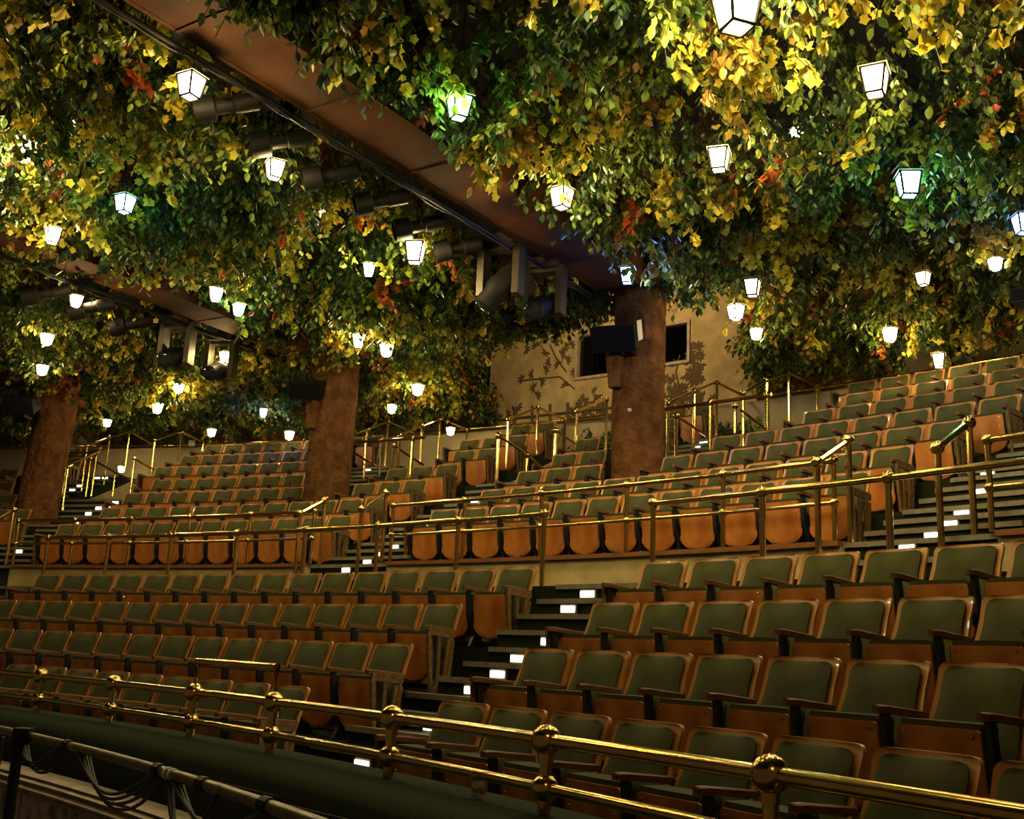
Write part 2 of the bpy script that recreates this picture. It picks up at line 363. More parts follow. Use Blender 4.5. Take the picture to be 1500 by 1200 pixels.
def make_parts(pitch):
    k = pitch/.54; hp = pitch/2
    sh = MB(); prof = [(.06, .215*k), (.30, .248*k), (.42, .250*k), (.50, .250*k), (.57, .244*k), (.64, .240*k), (.70, .243*k), (.735, .244*k), (.755, .236*k), (.766, .222*k), (.77, .198*k)]
    sh.add(*grid_solid(prof, 8, lambda t, z: rec(z)-.035*t*t, lambda t, z: rec(z)+.022-.035*t*t+(.0)))
    cu = MB(); prof = [(.22, .20*k), (.40, .228*k), (.48, .222*k), (.55, .208*k), (.62, .203*k), (.67, .206*k), (.70, .207*k), (.725, .201*k), (.742, .186*k), (.749, .160*k)]
    def fr(t, z):
        e = max(0, 1-abs(t))**.35; q = min(1, max(0, (.75-z)/.10))**.5
        return rec(z)-.035*t*t-.012-.045*e*q
    cu.add(*grid_solid(prof, 8, fr, lambda t, z: rec(z)-.035*t*t-.001))
    pn = MB(); prof = [(.085, .055*k), (.092, .10*k), (.11, .15*k), (.14, .192*k), (.18, .222*k), (.22, .224*k), (.235, .213*k), (.36, .212*k), (.455, .210*k), (.474, .205*k), (.482, .192*k)]
    def py(z): return -.425+(.5-z)*.12
    pn.add(*grid_solid(prof, 8, lambda t, z: py(z)+.012*t*t, lambda t, z: py(z)+.016+.012*t*t))
    sc_ = MB(); prof = [(.14, .15*k), (.20, .19*k), (.36, .195*k), (.45, .202*k), (.49, .200*k), (.508, .190*k)]
    sc_.add(*grid_solid(prof, 6, lambda t, z: py(z)+.017+.012*t*t, lambda t, z: py(z)+.10+.06*max(0, min(1, (z-.3)/.2))+.02*(1-t*t)))
    ar = {}; st = {}; en = {}
    for sx in (-1, 1):
        a = MB(); vs = []; ys = [(-.50, .014), (-.485, .026), (-.44, .03), (-.30, .027), (-.20, .020), (-.135, .014)]
        for y, w in ys:
            zz = .532-.085*(y+.172)+(.006 if y > -.47 else 0); vs += [(sx*hp-w, y, zz-.035), (sx*hp+w, y, zz-.035), (sx*hp+w, y, zz-.006), (sx*hp+w*.7, y, zz), (sx*hp-w*.7, y, zz), (sx*hp-w, y, zz-.006)]
        fs = []
        for i in range(len(ys)-1):
            for q in range(6): fs.append((i*6+q, (i+1)*6+q, (i+1)*6+(q+1) % 6, i*6+(q+1) % 6))
        fs.append((0, 1, 2, 3, 4, 5)); fs.append(tuple((len(ys)-1)*6+q for q in range(6))[::-1]); a.add(vs, fs); ar[sx] = a
        s = MB(); pr = [(-.45, .532), (-.405, .526), (-.38, .34), (-.29, .27), (-.25, .25), (-.25, .10), (-.2, .0), (-.40, .0), (-.34, .10), (-.43, .30)]
        w = .015; vs = [(sx*hp-w, y, z) for y, z in pr]+[(sx*hp+w, y, z) for y, z in pr]; n = len(pr)
        s.add(vs, [tuple(range(n))[::-1], tuple(range(n, 2*n))]+[(q, (q+1) % n, (q+1) % n+n, q+n) for q in range(n)])
        s.box((sx*hp, -.30, .008), (.05, .22, .016)); st[sx] = s
        e = MB(); x = sx*(hp+.028)
        def bar(y0, z0, y1, z1, w, th=.022):
            d = Vector((0, y1-y0, z1-z0)); nrm = Vector((0, -d.z, d.y)).normalized()*w/2
            q = [Vector((x-th/2, y0, z0)), Vector((x-th/2, y1, z1))]
            vs = [q[0]-nrm, q[0]+nrm, q[1]+nrm, q[1]-nrm]; vs += [v+Vector((th, 0, 0)) for v in vs]
            e.add(vs, [(0, 1, 2, 3), (7, 6, 5, 4), (0, 4, 5, 1), (1, 5, 6, 2), (2, 6, 7, 3), (3, 7, 4, 0)])
        bar(-.455, .50, -.40, .0, .04); bar(-.18, .44, -.22, .0, .04); bar(-.335, .46, -.335, .03, .035); bar(-.225, .45, -.265, .03, .035)
        bar(-.47, .512, -.16, .49, .06, .024); bar(-.41, .03, -.18, .03, .06, .024); en[sx] = e
    sw = MB()
    for x in (-1, 1):
        for z in (.21, .36, .455): sw.ball((x*.172*k, py(z)-.002+.010, z), .0065, 6, 4)
    pm = pn.mesh('seat_panel', 'panel', True); n0 = len(pn.f); pn.add(sw.v, sw.f); pm = pn.mesh('seat_panel', 'panel', True); pm.materials.append(M['screw'])
    for q in pm.polygons[n0:]: q.material_index = 1
    return dict(shell=sh.mesh('backrest', 'shell', True), cush=cu.mesh('back_cushion', 'velvet', True), panel=pm, seat=sc_.mesh('seat_cushion', 'velvet', True),
                arm={s: ar[s].mesh('armrest', 'arm') for s in ar}, st={s: st[s].mesh('standard', 'iron') for s in st}, en={s: en[s].mesh('end_panel', 'endpanel') for s in en})
KIT = {0: make_parts(.54), 1: make_parts(.512)}
def proto(kit, first, last):
    r = empty('theatre_seat'); k = KIT[kit]
    link('backrest', k['shell'], r); link('back_cushion', k['cush'], r)
    p = link('seat_panel', k['panel'], r); link('seat_cushion', k['seat'], r)
    sides = [1]+([-1] if first else [])
    for s in sides:
        link('armrest', k['arm'][s], r); link('standard', k['st'][s], r)
    if first: link('end_panel', k['en'][-1], r)
    if last: link('end_panel', k['en'][1], r)
    return r
def kids(o): return [c for c in bpy.data.objects if c.parent == o]
PROTO = {}; KIDS = {}
for kit in (0, 1):
    for fl in ((0, 0), (1, 0), (0, 1), (1, 1)):
        p = proto(kit, *fl); PROTO[kit, fl] = p; ks = []
        for c in kids(p): ks.append((c, kids(c)))
        KIDS[kit, fl] = ks
def copy_seat(key):
    r = PROTO[key].copy(); col.objects.link(r)
    for c, gs in KIDS[key]:
        d = c.copy(); col.objects.link(d); d.parent = r
        for g in gs: e = g.copy(); col.objects.link(e); e.parent = d
    return r
NUM = ['first', 'second', 'third', 'fourth', 'fifth', 'sixth', 'seventh', 'eighth', 'ninth', 'tenth', 'eleventh', 'twelfth', 'thirteenth', 'fourteenth', 'fifteenth', 'sixteenth', 'seventeenth']
LOWROW = ['front row', 'second row', 'third row', 'fourth row']
UPROW = ['first upper row', 'second upper row', 'third upper row', 'fourth upper row', 'fifth upper row', 'sixth upper row', 'top row']
n_seats = 0
def row(i, a_first, n, block, words, from_end=False, first=False, last=False, ext_l=False, ext_r=False, amax=9):
    global n_seats
    kit = 0 if i < 4 else 1; sp = (.54 if kit == 0 else .5122)/RS[i]
    angs = [a_first+k*sp for k in range(n)]
    while ext_l and proj(P(angs[0]-sp, RS[i]-.2, ZT[i]-.3))[0] > -30: angs.insert(0, angs[0]-sp)
    while ext_r and angs[-1]+sp < amax and proj(P(angs[-1]+sp, RS[i]-.2, ZT[i]-.2))[0] < 1535: angs.append(angs[-1]+sp)
    N = len(angs)
    for k, a in enumerate(angs):
        fl = (int(first and k == 0), int(last and k == N-1)); o = copy_seat((kit, fl))
        o.location = P(a, RS[i], ZF[i]); o.rotation_euler = (0, 0, -a)
        q = N-1-k if from_end else k
        rw = (LOWROW if i < 4 else UPROW)[i if i < 4 else i-4]
        tag(o, 'green folding seat, %s %s, %s' % (NUM[q], words, rw), 'theatre seat', 'theatre seats, %s of the %s' % (rw, block)); n_seats += 1
LL, LRt = 'lower block left of the lower stairs', 'lower block right of the lower stairs'
wl, wr = 'leftward from the lower stairs', 'rightward from the lower stairs'
row(3, .4930, 16, LL, wl, True, True, True); row(3, .8623, 6, LRt, wr, False, True, ext_r=True)
row(2, .4991, 15, LL, wl, True, True, True); row(2, .8698, 6, LRt, wr, False, True, ext_r=True)
row(1, .5702, 12, LL, wl, True, False, True, ext_l=True); row(1, .8792, 6, LRt, wr, False, True, ext_r=True)
row(0, .6240, 9, LL, wl, True, False, True, ext_l=True); row(0, .8878, 7, LRt, wr, False, True, ext_r=True)
UB, UM = 'upper block between the left and middle stairs', 'upper block between the middle and right stairs'
ub, um = 'leftward from the middle upper stairs', 'rightward from the middle upper stairs'
row(4, .4239, 12, UB, ub, True, True, True); row(4, .6856, 12, UM, um, False, True, True)
row(5, .4252, 12, UB, ub, True, True, True); row(5, .6893, 12, UM, um, False, True, True)
bt = 'rightward from the left upper stairs'; bm = 'between the middle trunk and stairs'; bo = 'just past the middle upper stairs'; bs = 'rightward from the largest trunk'
row(6, .4122, 8, UB, bt, False, True, False); row(6, .4122+10*.5122/30.516, 3, UB, bm, False, True, True)
row(6, .6854, 3, UM, bo, False, True, False); row(6, .7662, 8, UM, bs, False, True, True)
row(7, .4101, 7, UB, bt, False, True, True); row(7, .5812, 3, UB, bm, False, True, True)
row(7, .6869, 2, UM, bo, False, True, True); row(7, .7748, 8, UM, bs, False, True, True)
row(8, .3861, 8, UB, bt, False, True, True); row(8, .6025, 2, UB, bm, False, True, True)
row(8, .8012, 5, UM, bs, False, True, False, ext_r=True, amax=.893); row(8, ang(at_r(864, 645, RS[8])), 1, UM, bo, False, True, True)
row(9, .3828, 7, UB, bt, False, True, True); row(9, .5857, 3, UB, bm, False, True, True); row(9, .8052, 4, UM, bs, False, True, False, ext_r=True, amax=.893)
row(10, .3803, 7, UB, bt, False, True, True); row(10, .6018, 2, UB, bm, False, True, True); row(10, .7929, 5, UM, bs, False, True, False, ext_r=True, amax=.893)
ba_, bb, bd = 'right of the leftmost trunk, behind the rails', 'right of the middle trunk, behind the rails', 'right of the largest trunk, behind the rails'
row(10, .2700, 2, 'seats behind the left exit rails', ba_, False, False, True); row(9, .2920, 1, 'seats behind the left exit rails', ba_, False, False, True)
row(10, .4855, 2, 'seats behind the middle exit rails', bb, False, False, True); row(9, .4950, 1, 'seats behind the middle exit rails', bb, False, False, True)
row(10, .6961, 2, 'seats behind the right exit rails', bd, False, False, True); row(9, .7060, 1, 'seats behind the right exit rails', bd, False, False, True)
le = 'leftward from the far left stairs'
for i, (u, v) in ((5, (34.7, 744)), (6, (14.7, 721)), (7, (10.7, 700)), (8, (17.3, 682.7))):
    row(i, ang(at_r(u, v, RS[i])), 1, 'upper block at the left edge', le, True, False, True, ext_l=True)
for key, p in PROTO.items():
    for c, gs in KIDS[key]:
        for g in gs: bpy.data.objects.remove(g)
        bpy.data.objects.remove(c)
    bpy.data.objects.remove(p)
print('seats', n_seats)

# ------------------------------------------------------------------ brass railings
def joint(root, p, r=.055): 
    return MB().ball(p, r, 14, 10).tube([p-Vector((0, 0, r*1.35)), p-Vector((0, 0, r*.6))], r*.52, 12).build('ball_joint', 'brass', root, True)
def curved(a0, a1, r, z, rr, n=None):
    n = n or max(2, int(abs(a1-a0)/.012)); return MB().tube([P(a0+(a1-a0)*k/n, r, z) for k in range(n+1)], rr, 10)
def railing(name_label, group, R, tops, ztop, zmids, zbase, rr=.026, rj=.052, rp=.023, a_end0=None, a_end1=None):
    root = empty('brass_railing', P(tops[0], R, zbase)); tag(root, name_label, 'railing', group)
    inv = -root.location
    def B(m, nm): o = m.build(nm, 'brass', root, True); o.location = inv; return o
    a0 = tops[0] if a_end0 is None else a_end0; a1 = tops[-1] if a_end1 is None else a_end1
    B(curved(a0, a1, R, ztop, rr), 'top_rail')
    for zm in zmids: B(curved(a0, a1, R, zm, rr*.8), 'middle_rail')
    for a in tops:
        po = MB().tube([P(a, R, zbase), P(a, R, ztop)], rp, 10).build('post', 'brass', root, True); po.location = inv
        for zz in [ztop]+list(zmids): joint(po, P(a, R, zz), rj if zz == ztop else rj*.9)
    return root
# front rail on the carpeted parapet
fa = [ang(at_r(u, v, 22.9)) for u, v in [(60.5, 989), (167, 997), (285, 1009), (402, 1021.4), (575, 1043), (801, 1077.4), (1128.4, 1137)]]
d = fa[0]-fa[1]; fa = [fa[0]+2*d, fa[0]+d]+fa+[fa[-1]*2-fa[-2]]
fr_root = railing('polished brass balcony rail with ball joints on the carpeted front ledge', None, 22.9, fa, -.292, [-.465], -.555, .026, .058, .024)
inv = -fr_root.location
a0, a1 = fa[4], fa[5]; zt = float(at_r(289, 969, 22.9)[2])
o = MB().tube([P(a0, 22.9, -.29), P(a0, 22.9, zt), P(a1, 22.9, zt), P(a1, 22.9, -.29)], .022, 10).build('raised_hoop', 'brass', fr_root, True); o.location = inv
# near rail behind the fourth row
na = [ang(at_r(u, v, 27.02)) for u, v in [(70.7, 790.7), (160, 788), (251.7, 785), (348.3, 780), (448, 774.5), (554.7, 767.3), (672, 758.7), (798, 748.7)]]
railing('long single brass rail behind the lower block left of its stairs', 'rails along the cross aisle', 27.02, na, 1.40, [], ZC, .027, .05, .026)
nb = [ang(at_r(u, v, 27.02)) for u, v in [(957.3, 734.7), (1116.7, 715.3), (1300.7, 694)]]; dd = nb[2]-nb[1]
nb.append(nb[2]+dd); nb.append(nb[2]+2*dd)
railing('single brass rail behind the lower block right of its stairs', 'rails along the cross aisle', 27.02, nb, 1.405, [], ZC, .027, .052, .026)
# far rail on the wooden ledge
fl_ = [ang(at_r(u, v, 27.9)) for u, v in [(27.3, 766.7), (110.7, 760.3), (194, 758.3), (278.7, 756.7), (368, 753.3), (460.7, 751.6)]]
railing('two-bar brass rail on the wooden ledge between the left and middle upper stairs', 'rails on the wooden ledge', 27.9, fl_, 1.78, [1.42], 1.09, .024, .045, .023)
fm = [ang(at_r(u, v, 27.9)) for u, v in [(576.7, 742), (681.3, 734), (794, 723.3), (918.7, 710), (1059.3, 694), (1220.7, 672.7)]]
railing('two-bar brass rail on the wooden ledge between the middle and right upper stairs', 'rails on the wooden ledge', 27.9, fm, 1.785, [1.42], 1.09, .024, .047, .023)
f3 = [ang(at_r(1446.7, 654, 27.9))]; f3 += [f3[0]+.0427, f3[0]+.0854]
railing('two-bar brass rail on the wooden ledge beyond the right upper stairs', 'rails on the wooden ledge', 27.9, f3, 1.785, [1.42], 1.09, .024, .047, .023)
# sloping handrails and the rails around the exit wells
def rail_path(label, group, path, posts, rr=.022, rp=.022, caps=True, extra=()):
    "path: (u, v, R) of the rail, posts: (u_top, v_top, v_bottom or base height z given as ('z', z), R)"
    q = [Vector(at_r(u, v, r)) for u, v, r in path]
    root = empty('brass_handrail', q[0]); tag(root, label, 'handrail', group); iv = -q[0]
    MB().tube(q, rr, 8).build('rail', 'brass', root, True).location = iv
    for ex in extra:
        MB().tube([Vector(at_r(u, v, r)) for u, v, r in ex], rr, 8).build('rail', 'brass', root, True).location = iv
    for (u, v, vb, r) in posts:
        t = Vector(at_r(u, v, r)); zb = vb[1] if isinstance(vb, tuple) else float(at_r(u, vb, r)[2])
        po = MB().tube([Vector((t.x, t.y, zb)), t], rp, 8).build('post', 'brass', root, True); po.location = iv
        MB().ball(t, rp*2.0, 10, 6).build('post_cap', 'brass', po, True)
    return root
hg = 'sloping handrails at the upper stairs'
rail_path('short sloping brass handrail left of the middle upper stairs', hg, [(440, 752, 27.7), (476, 733, 28.0)], [(440, 752, ('z', ZC), 27.7), (476, 733, ('z', 1.09), 28.0)], .026, .026)
rail_path('short sloping brass handrail right of the middle upper stairs', hg, [(530, 746, 27.7), (566, 722, 28.0)], [(530, 746, ('z', ZC), 27.7), (566, 722, ('z', 1.09), 28.0)], .026, .026)
rail_path('short sloping brass handrail left of the wide right upper stairs', hg, [(1196.7, 677, 27.7), (1242.7, 644.7, 28.0)], [(1196.7, 677, ('z', ZC), 27.7), (1242.7, 644.7, ('z', 1.09), 28.0)], .028, .028)
rail_path('short sloping brass handrail right of the wide right upper stairs', hg, [(1373, 656.5, 27.7), (1419.5, 619, 28.0)], [(1373, 656.5, ('z', ZC), 27.7), (1419.5, 619, ('z', 1.09), 28.0)], .028, .028)
rail_path('short sloping brass handrail in front of the leftmost trunk', hg, [(-16, 768, 27.7), (20.7, 747, 28.0)], [(-16, 768, ('z', ZC), 27.7), (20.7, 747, ('z', 1.09), 28.0)], .026, .026)
eg = 'brass rails around the exit wells'
R1, R2, R3, R4 = 31.5, 32.4, 33.3, 34.2
rail_path('stepped brass rail on the near side of the left exit well', eg, [(128, 653, R1), (161, 641, R2), (190, 632, R3), (225.5, 652, R4)], [(128, 653, 720, R1), (161, 641, 711, R2), (190, 633, 690, R3)])
rail_path('stepped brass rail on the far side of the left exit well, near a lit lamp', eg, [(227, 645, R2), (266, 632, R3), (298, 648, R4)], [(227, 645, 695, R2), (266, 633, 679, R3), (298, 648, 661, R4)])
rail_path('level brass guard rail right of the leftmost trunk', eg, [(94, 664, 31.2), (146, 662, 31.2)], [(99.5, 664, 727, 31.2), (142, 663, 727, 31.2)], extra=[[(100, 682, 30.6), (146, 662, 31.2)]])
rail_path('low sloping brass handrail below the level guard right of the leftmost trunk', eg, [(100, 684, 30.6), (112, 678, 30.8)], [(100, 684, 748, 30.6)])
rail_path('descending brass handrail inside the left exit well', eg, [(133, 672, R1), (169, 692, 32.2), (200, 708, 32.9)], [(133, 672, 727, R1), (169, 692, 727, 32.2)])
rail_path('short descending brass handrail beside the left upper seats', eg, [(197, 672, R1), (228, 690, 32.4)], [(197, 672, 723, R1)])
rail_path('stepped brass rail rising from the middle trunk', eg, [(512, 640, 31.4), (538, 629, 32.2), (568.7, 617, R3), (610, 636, R4)], [(538, 630, 702, 32.2), (568.7, 617, 682, R3)])
rail_path('stepped brass rail over the far side of the middle exit well', eg, [(590, 636, 31.6), (618.7, 623, 32.4), (645, 613, 33.4), (684, 629, R4)], [(586, 639, 685, 31.5), (618.7, 623, 681, 32.4), (645, 613, 673, 33.4), (684, 629, 644, R4)])
rail_path('level brass guard rail right of the middle trunk', eg, [(511, 649, 31.2), (623, 641, 31.2)], [(558.7, 645, 698.7, 31.2), (605, 643, 696, 31.2)], .026, .024)
rail_path('descending brass handrail next to the middle trunk', eg, [(513, 660, 31.0), (553, 684, 31.9)], [(513, 660, 718, 31.0)])
rail_path('descending brass handrail inside the middle exit well', eg, [(576.7, 653, 31.5), (620, 681, 32.4)], [(576.7, 653, 686, 31.5)])
rail_path('stepped brass rail left of the exit at the head of the middle stairs', eg, [(744.7, 614.7, 32.2), (788, 597, R3), (828, 615, R4)], [(744.7, 614.7, 686, 32.2), (788, 597, 665, R3), (828, 615, 665, R4)])
rail_path('stepped brass rail ending behind the largest trunk', eg, [(845, 602.7, 32.3), (889, 585, R3)], [(845, 602.7, 661, 32.3), (889, 585, 667, R3)])
rail_path('descending brass handrail on the left at the head of the middle stairs', eg, [(730.7, 638.7, 31.1), (773, 666.7, 31.9), (805, 695, 32.6)], [(730.7, 638.7, 706.7, 31.1), (773, 666.7, 690, 31.9)], .02, .03)
rail_path('descending brass handrail on the right at the head of the middle stairs', eg, [(814, 630.7, 31.3), (842, 650, 32.1)], [(814, 630.7, 684, 31.3)], .02, .028)
rail_path('stepped brass rail just right of the largest trunk', eg, [(978, 591, R1), (1016.7, 573, R2), (1048, 560, R3), (1085, 578, R4)], [(978.7, 590.7, 670.7, R1), (1016.7, 573, 661, R2), (1050, 561, 638.7, R3)])
rail_path('stepped brass rail with the highest peak, right of the largest trunk', eg, [(1088, 577, 31.7), (1122.7, 557, R2), (1155, 546, R3), (1196, 565, R4)], [(1088.7, 576, 655, 31.7), (1122.7, 557, 630, R2), (1155, 546.7, 624, R3), (1196, 565, 601, R4)])
rail_path('level brass guard rail right of the largest trunk', eg, [(970, 600, 31.2), (1130, 578, 31.2)], [(1040.7, 590, 660.7, 31.2), (1124, 579, 630, 31.2)], .026, .026)
rail_path('descending brass handrail close to the largest trunk', eg, [(991, 609, 31.2), (1037, 640, 32.2)], [(991, 609, 670.7, 31.2)], .02, .027)
rail_path('descending brass handrail under the guard rail right of the largest trunk', eg, [(1084, 600, 31.6), (1121, 629, 32.4)], [(1076.7, 594.7, 635, 31.5)], .02, .025)
# rail on top of the back parapet
rr_ = empty('brass_railing', P(.37, 34.25, 4.28)); tag(rr_, 'thin brass rail running along the back parapet behind the top row', 'railing')
o = curved(AMIN, AMAX, 34.25, 4.335, .022).build('top_rail', 'brass', rr_, True); o.location = -rr_.location
for a in np.arange(.18, 1.2, .052):
    o = MB().tube([P(a, 34.25, 4.28), P(a, 34.25, 4.335)], .02, 8).ball(P(a, 34.25, 4.335), .036, 10, 6).build('post', 'brass', rr_, True); o.location = -rr_.location

# ------------------------------------------------------------------ balcony front
def ring_profile(prof, a0, a1, n=70):
    vs = []; fs = []; k = len(prof)
    for i in range(n+1):
        a = a0+(a1-a0)*i/n; vs += [P(a, r, z) for r, z in prof]
    for i in range(n):
        for j in range(k): fs.append((i*k+j, i*k+(j+1) % k, (i+1)*k+(j+1) % k, (i+1)*k+j))
    fs.append(tuple(range(k))[::-1]); fs.append(tuple(n*k+j for j in range(k))); return vs, fs
PA0, PA1 = .45, 1.3
m = MB().add(*ring_profile([(23.15, -1.3), (23.15, -.60), (23.10, -.565), (22.68, -.555), (22.58, -.575), (22.53, -.62), (22.50, -.90), (22.6, -1.3)], PA0, PA1))
struct(m.build('wall_front', 'parapet', smooth=True))
m = MB().add(*ring_profile([(22.6, -.86), (22.42, -.86), (22.36, -.875), (22.38, -.89), (22.33, -.90), (22.36, -.925), (22.31, -.94), (22.34, -.965), (22.32, -.975), (22.36, -.995), (22.6, -.995)], PA0, PA1))
struct(m.build('trim_2', 'mould'))
m = MB().add(*ring_profile([(22.6, -.98), (22.40, -.98), (22.42, -2.2), (22.6, -2.2)], PA0, PA1)); struct(m.build('wall_front_relief', 'relief'))
# pipe with cables in front of it
PR = 22.0; pz = -.555
pa_ = [.74+.015*k for k in range(33)]
pr_ = empty('lighting_pipe', P(.80, PR, pz)); tag(pr_, 'long dull metal pipe carrying cables before the balcony front', 'pipe'); iv = -pr_.location
MB().tube([P(a, PR, pz) for a in pa_], .024, 10).build('pipe', 'pipe', pr_, True).location = iv
for u in (95, 232, 300, 395):
    a = ang(at_r(u, 1130, PR)); MB().tube([P(a-.0016, PR, pz), P(a+.0016, PR, pz)], .031, 10).build('collar', 'black', pr_).location = iv
for u in (247, 254):
    a = ang(at_r(u, 1130, PR)); MB().tube([P(a-.0006, PR, pz), P(a+.0006, PR, pz)], .028, 10).build('tape_band', 'tape', pr_).location = iv
for u, v in ((120, 1078), (270, 1102), (395, 1132)):
    a = ang(at_r(u-60, v+15, PR)); MB().tube([P(a, PR, pz), P(a+.018, 22.54, pz-.12)], .009, 6).build('bracket', 'black', pr_).location = iv
st_ = empty('pipe_stand', P(ang(at_r(25, 1095, PR)), PR, -2.2)); tag(st_, 'dark upright stand holding the pipe at the lower left corner', 'stand'); a = ang(at_r(27, 1092, PR-.05))
MB().tube([P(a, PR-.05, -2.2), P(a, PR-.05, pz+.03)], .03, 10).build('post', 'black', st_, True).location = -st_.location
MB().box(P(a, PR-.03, pz), (.09, .09, .09)).build('clamp', 'black', st_).location = -st_.location
MB().tube([P(a-.012, PR-.08, -2.2), P(a-.011, PR-.08, -1.2), P(a-.009, PR-.07, pz-.02)], .011, 6).build('cable', 'cable', st_, True).location = -st_.location
def cable(us, sag, n, label, spread=.02):
    a0, a1 = [ang(at_r(u, 1110, PR)) for u in us]
    root = empty('cable_bundle', P((a0+a1)/2, PR, pz-.03)); tag(root, label, 'cable', 'cables slung under the pipe')
    for k in range(n):
        s = sag*(1+.22*k); pts = []
        for j in range(15):
            t = j/14; pts.append(P(a0+(a1-a0)*t, PR-.02+spread*k-.02*math.sin(PI*t), pz-.02-s*4*t*(1-t)+.006*math.sin(9*t+k)))
        MB().tube(pts, .0085, 6).build('cable', 'cable', root, True).location = -root.location
cable((25, 88), .10, 4, 'bundle of dark cables sagging beside the upright stand')
cable((118, 232), .13, 4, 'bundle of dark cables sagging between the second and third collar')
cable((262, 400), .11, 3, 'loose dark cables sagging at the lower end of the pipe')
cable((255, 330), .20, 2, 'long dark cable loop hanging lowest below the pipe')
# plastic cup on the ledge
cp = at_z(700, 1168, -.553); cup = empty('plastic_cup', cp); tag(cup, 'clear empty plastic cup left on the green carpeted ledge', 'cup')
MB().lathe((0, 0, 0), [(.026, 0), (.036, .095), (.0375, .097), (.0345, .095), (.0245, .004), (.001, .004)], 20).build('cup_body', 'plastic', cup, True)

# ------------------------------------------------------------------ tree trunks
def trunk(u, v, R, r0, label, lean=0., topz=5.25, zb=None):
    p = Vector(at_r(u, v, R)); zb = p.z if zb is None else zb
    vs = []; fs = []; n = 40; m_ = 46
    for j in range(m_+1):
        t = j/m_; z = zb+(topz-zb)*t; k = 1+.12*math.exp(-t*9)+.16*max(0, t-.88)/.12
        for i in range(n):
            th = 2*PI*i/n
            f = .035*math.sin(3*th+1.3*z)+.02*math.sin(7*th-2.1*z)+.018*math.sin(11*th+4*z)+.014*random.uniform(-1, 1)
            rr2 = r0*(k+f); vs.append((rr2*math.cos(th)+lean*t, rr2*math.sin(th), z-zb))
    for j in range(m_):
        for i in range(n): fs.append((j*n+i, j*n+(i+1) % n, (j+1)*n+(i+1) % n, (j+1)*n+i))
    fs.append(tuple(m_*n+i for i in range(n)))
    root = empty('tree_trunk', (p.x, p.y, zb)); tag(root, label, 'tree trunk', 'three trunk columns holding the leafy ceiling')
    MB().add(vs, fs).build('trunk', 'bark', root, True); return root, p
T3, p3 = trunk(934, 700, 30.45, .345, 'broadest brown textured tree trunk, with a small round white dot', .0, 5.2, ZF[6])
T2, p2 = trunk(477, 735, 30.4, .36, 'brown textured tree trunk in the middle of the left half', .03, 5.2, ZF[6])
T1, p1 = trunk(52, 760, 30.35, .36, 'brown textured tree trunk closest to the left edge', .14, 5.3, ZF[6])
dp = Vector(at_r(922, 601, 30.1)); o = MB().ball((0, 0, 0), .03, 10, 6).build('white_button', 'tape', T3, True); o.location = dp-Vector(T3.location)
# arched branches joining trunk tops and beams
for T_, p_, s in ((T2, p2, -1),):
    a = ang(p_); b0 = P(a, rad(p_), 4.3); q = [b0, P(a, rad(p_)-.4, 4.75), P(a, rad(p_)-1.2, 5.05), P(a, rad(p_)-2.2, 5.2)]
    o = MB().tube(q, [.30, .26, .22, .2], 12).build('limb', 'bark', T_, True); o.location = -Vector(T_.location)

# ------------------------------------------------------------------ beams
def beam(a, r0, r1, w, z0, z1, label, m='beam', za=None):
    x = Vector((math.cos(a), -math.sin(a), 0)); vs = []; za = z0 if za is None else za; zb_ = z0
    for r, z0 in ((r0, za), (r1, zb_)):
        c = P(a, r)
        for s, z in ((-1, z0), (1, z0), (1, z1), (-1, z1)): vs.append(c+x*s*w/2+Vector((0, 0, z)))
    mb = MB().add(vs, [(0, 1, 2, 3)[::-1], (4, 5, 6, 7), (0, 1, 5, 4), (1, 2, 6, 5), (2, 3, 7, 6), (3, 0, 4, 7)])
    # boards nailed under it
    n = int((r1-r0)/1.9)
    for k in range(n+1):
        rr = r0+(r1-r0)*k/n; c = P(a, rr); ang_ = Matrix.Rotation(-a, 3, 'Z')
        mb.box(c+Vector((0, 0, za+(zb_-za)*k/n+.02)), (w*1.05, .05, .06), ang_)
    return struct(mb.build('ceiling_beam', m))

def line_beam(A, B, w, z0, z1):
    A = Vector((A[0], A[1], 0)); B = Vector((B[0], B[1], 0)); d = (B-A).normalized(); x = Vector((d.y, -d.x, 0)); vs = []
    for c in (A, B):
        for s, z in ((-1, z0), (1, z0), (1, z1), (-1, z1)): vs.append(c+x*s*w/2+Vector((0, 0, z)))
    mb = MB().add(vs, [(0, 1, 2, 3)[::-1], (4, 5, 6, 7), (0, 1, 5, 4), (1, 2, 6, 5), (2, 3, 7, 6), (3, 0, 4, 7)]); L = (B-A).length; rot = Matrix.Rotation(math.atan2(d.y, d.x)-PI/2, 3, 'Z')
    for k in range(int(L/1.5)+1): mb.box(A+d*(k*1.5)+Vector((0, 0, z0+.01)), (w*1.04, .035, .05), rot)
    for s in (-1, 1): mb.box((A+B)/2+x*s*(w/2+.012)+Vector((0, 0, z0+.03)), (.05, L, .07), rot)
    return struct(mb.build('ceiling_beam', 'beam'))
BA_, BB_ = Vector((-4.25, 5.25)), Vector((1.35, 13.55)); BD_ = (BB_-BA_).normalized()
line_beam(BA_, BB_, .66, 4.84, 5.85)
beam(.538, 19.5, 30.2, .60, 4.82, 5.85, '')
beam(.300, 19.5, 30.0, .60, 5.10, 5.75, '')
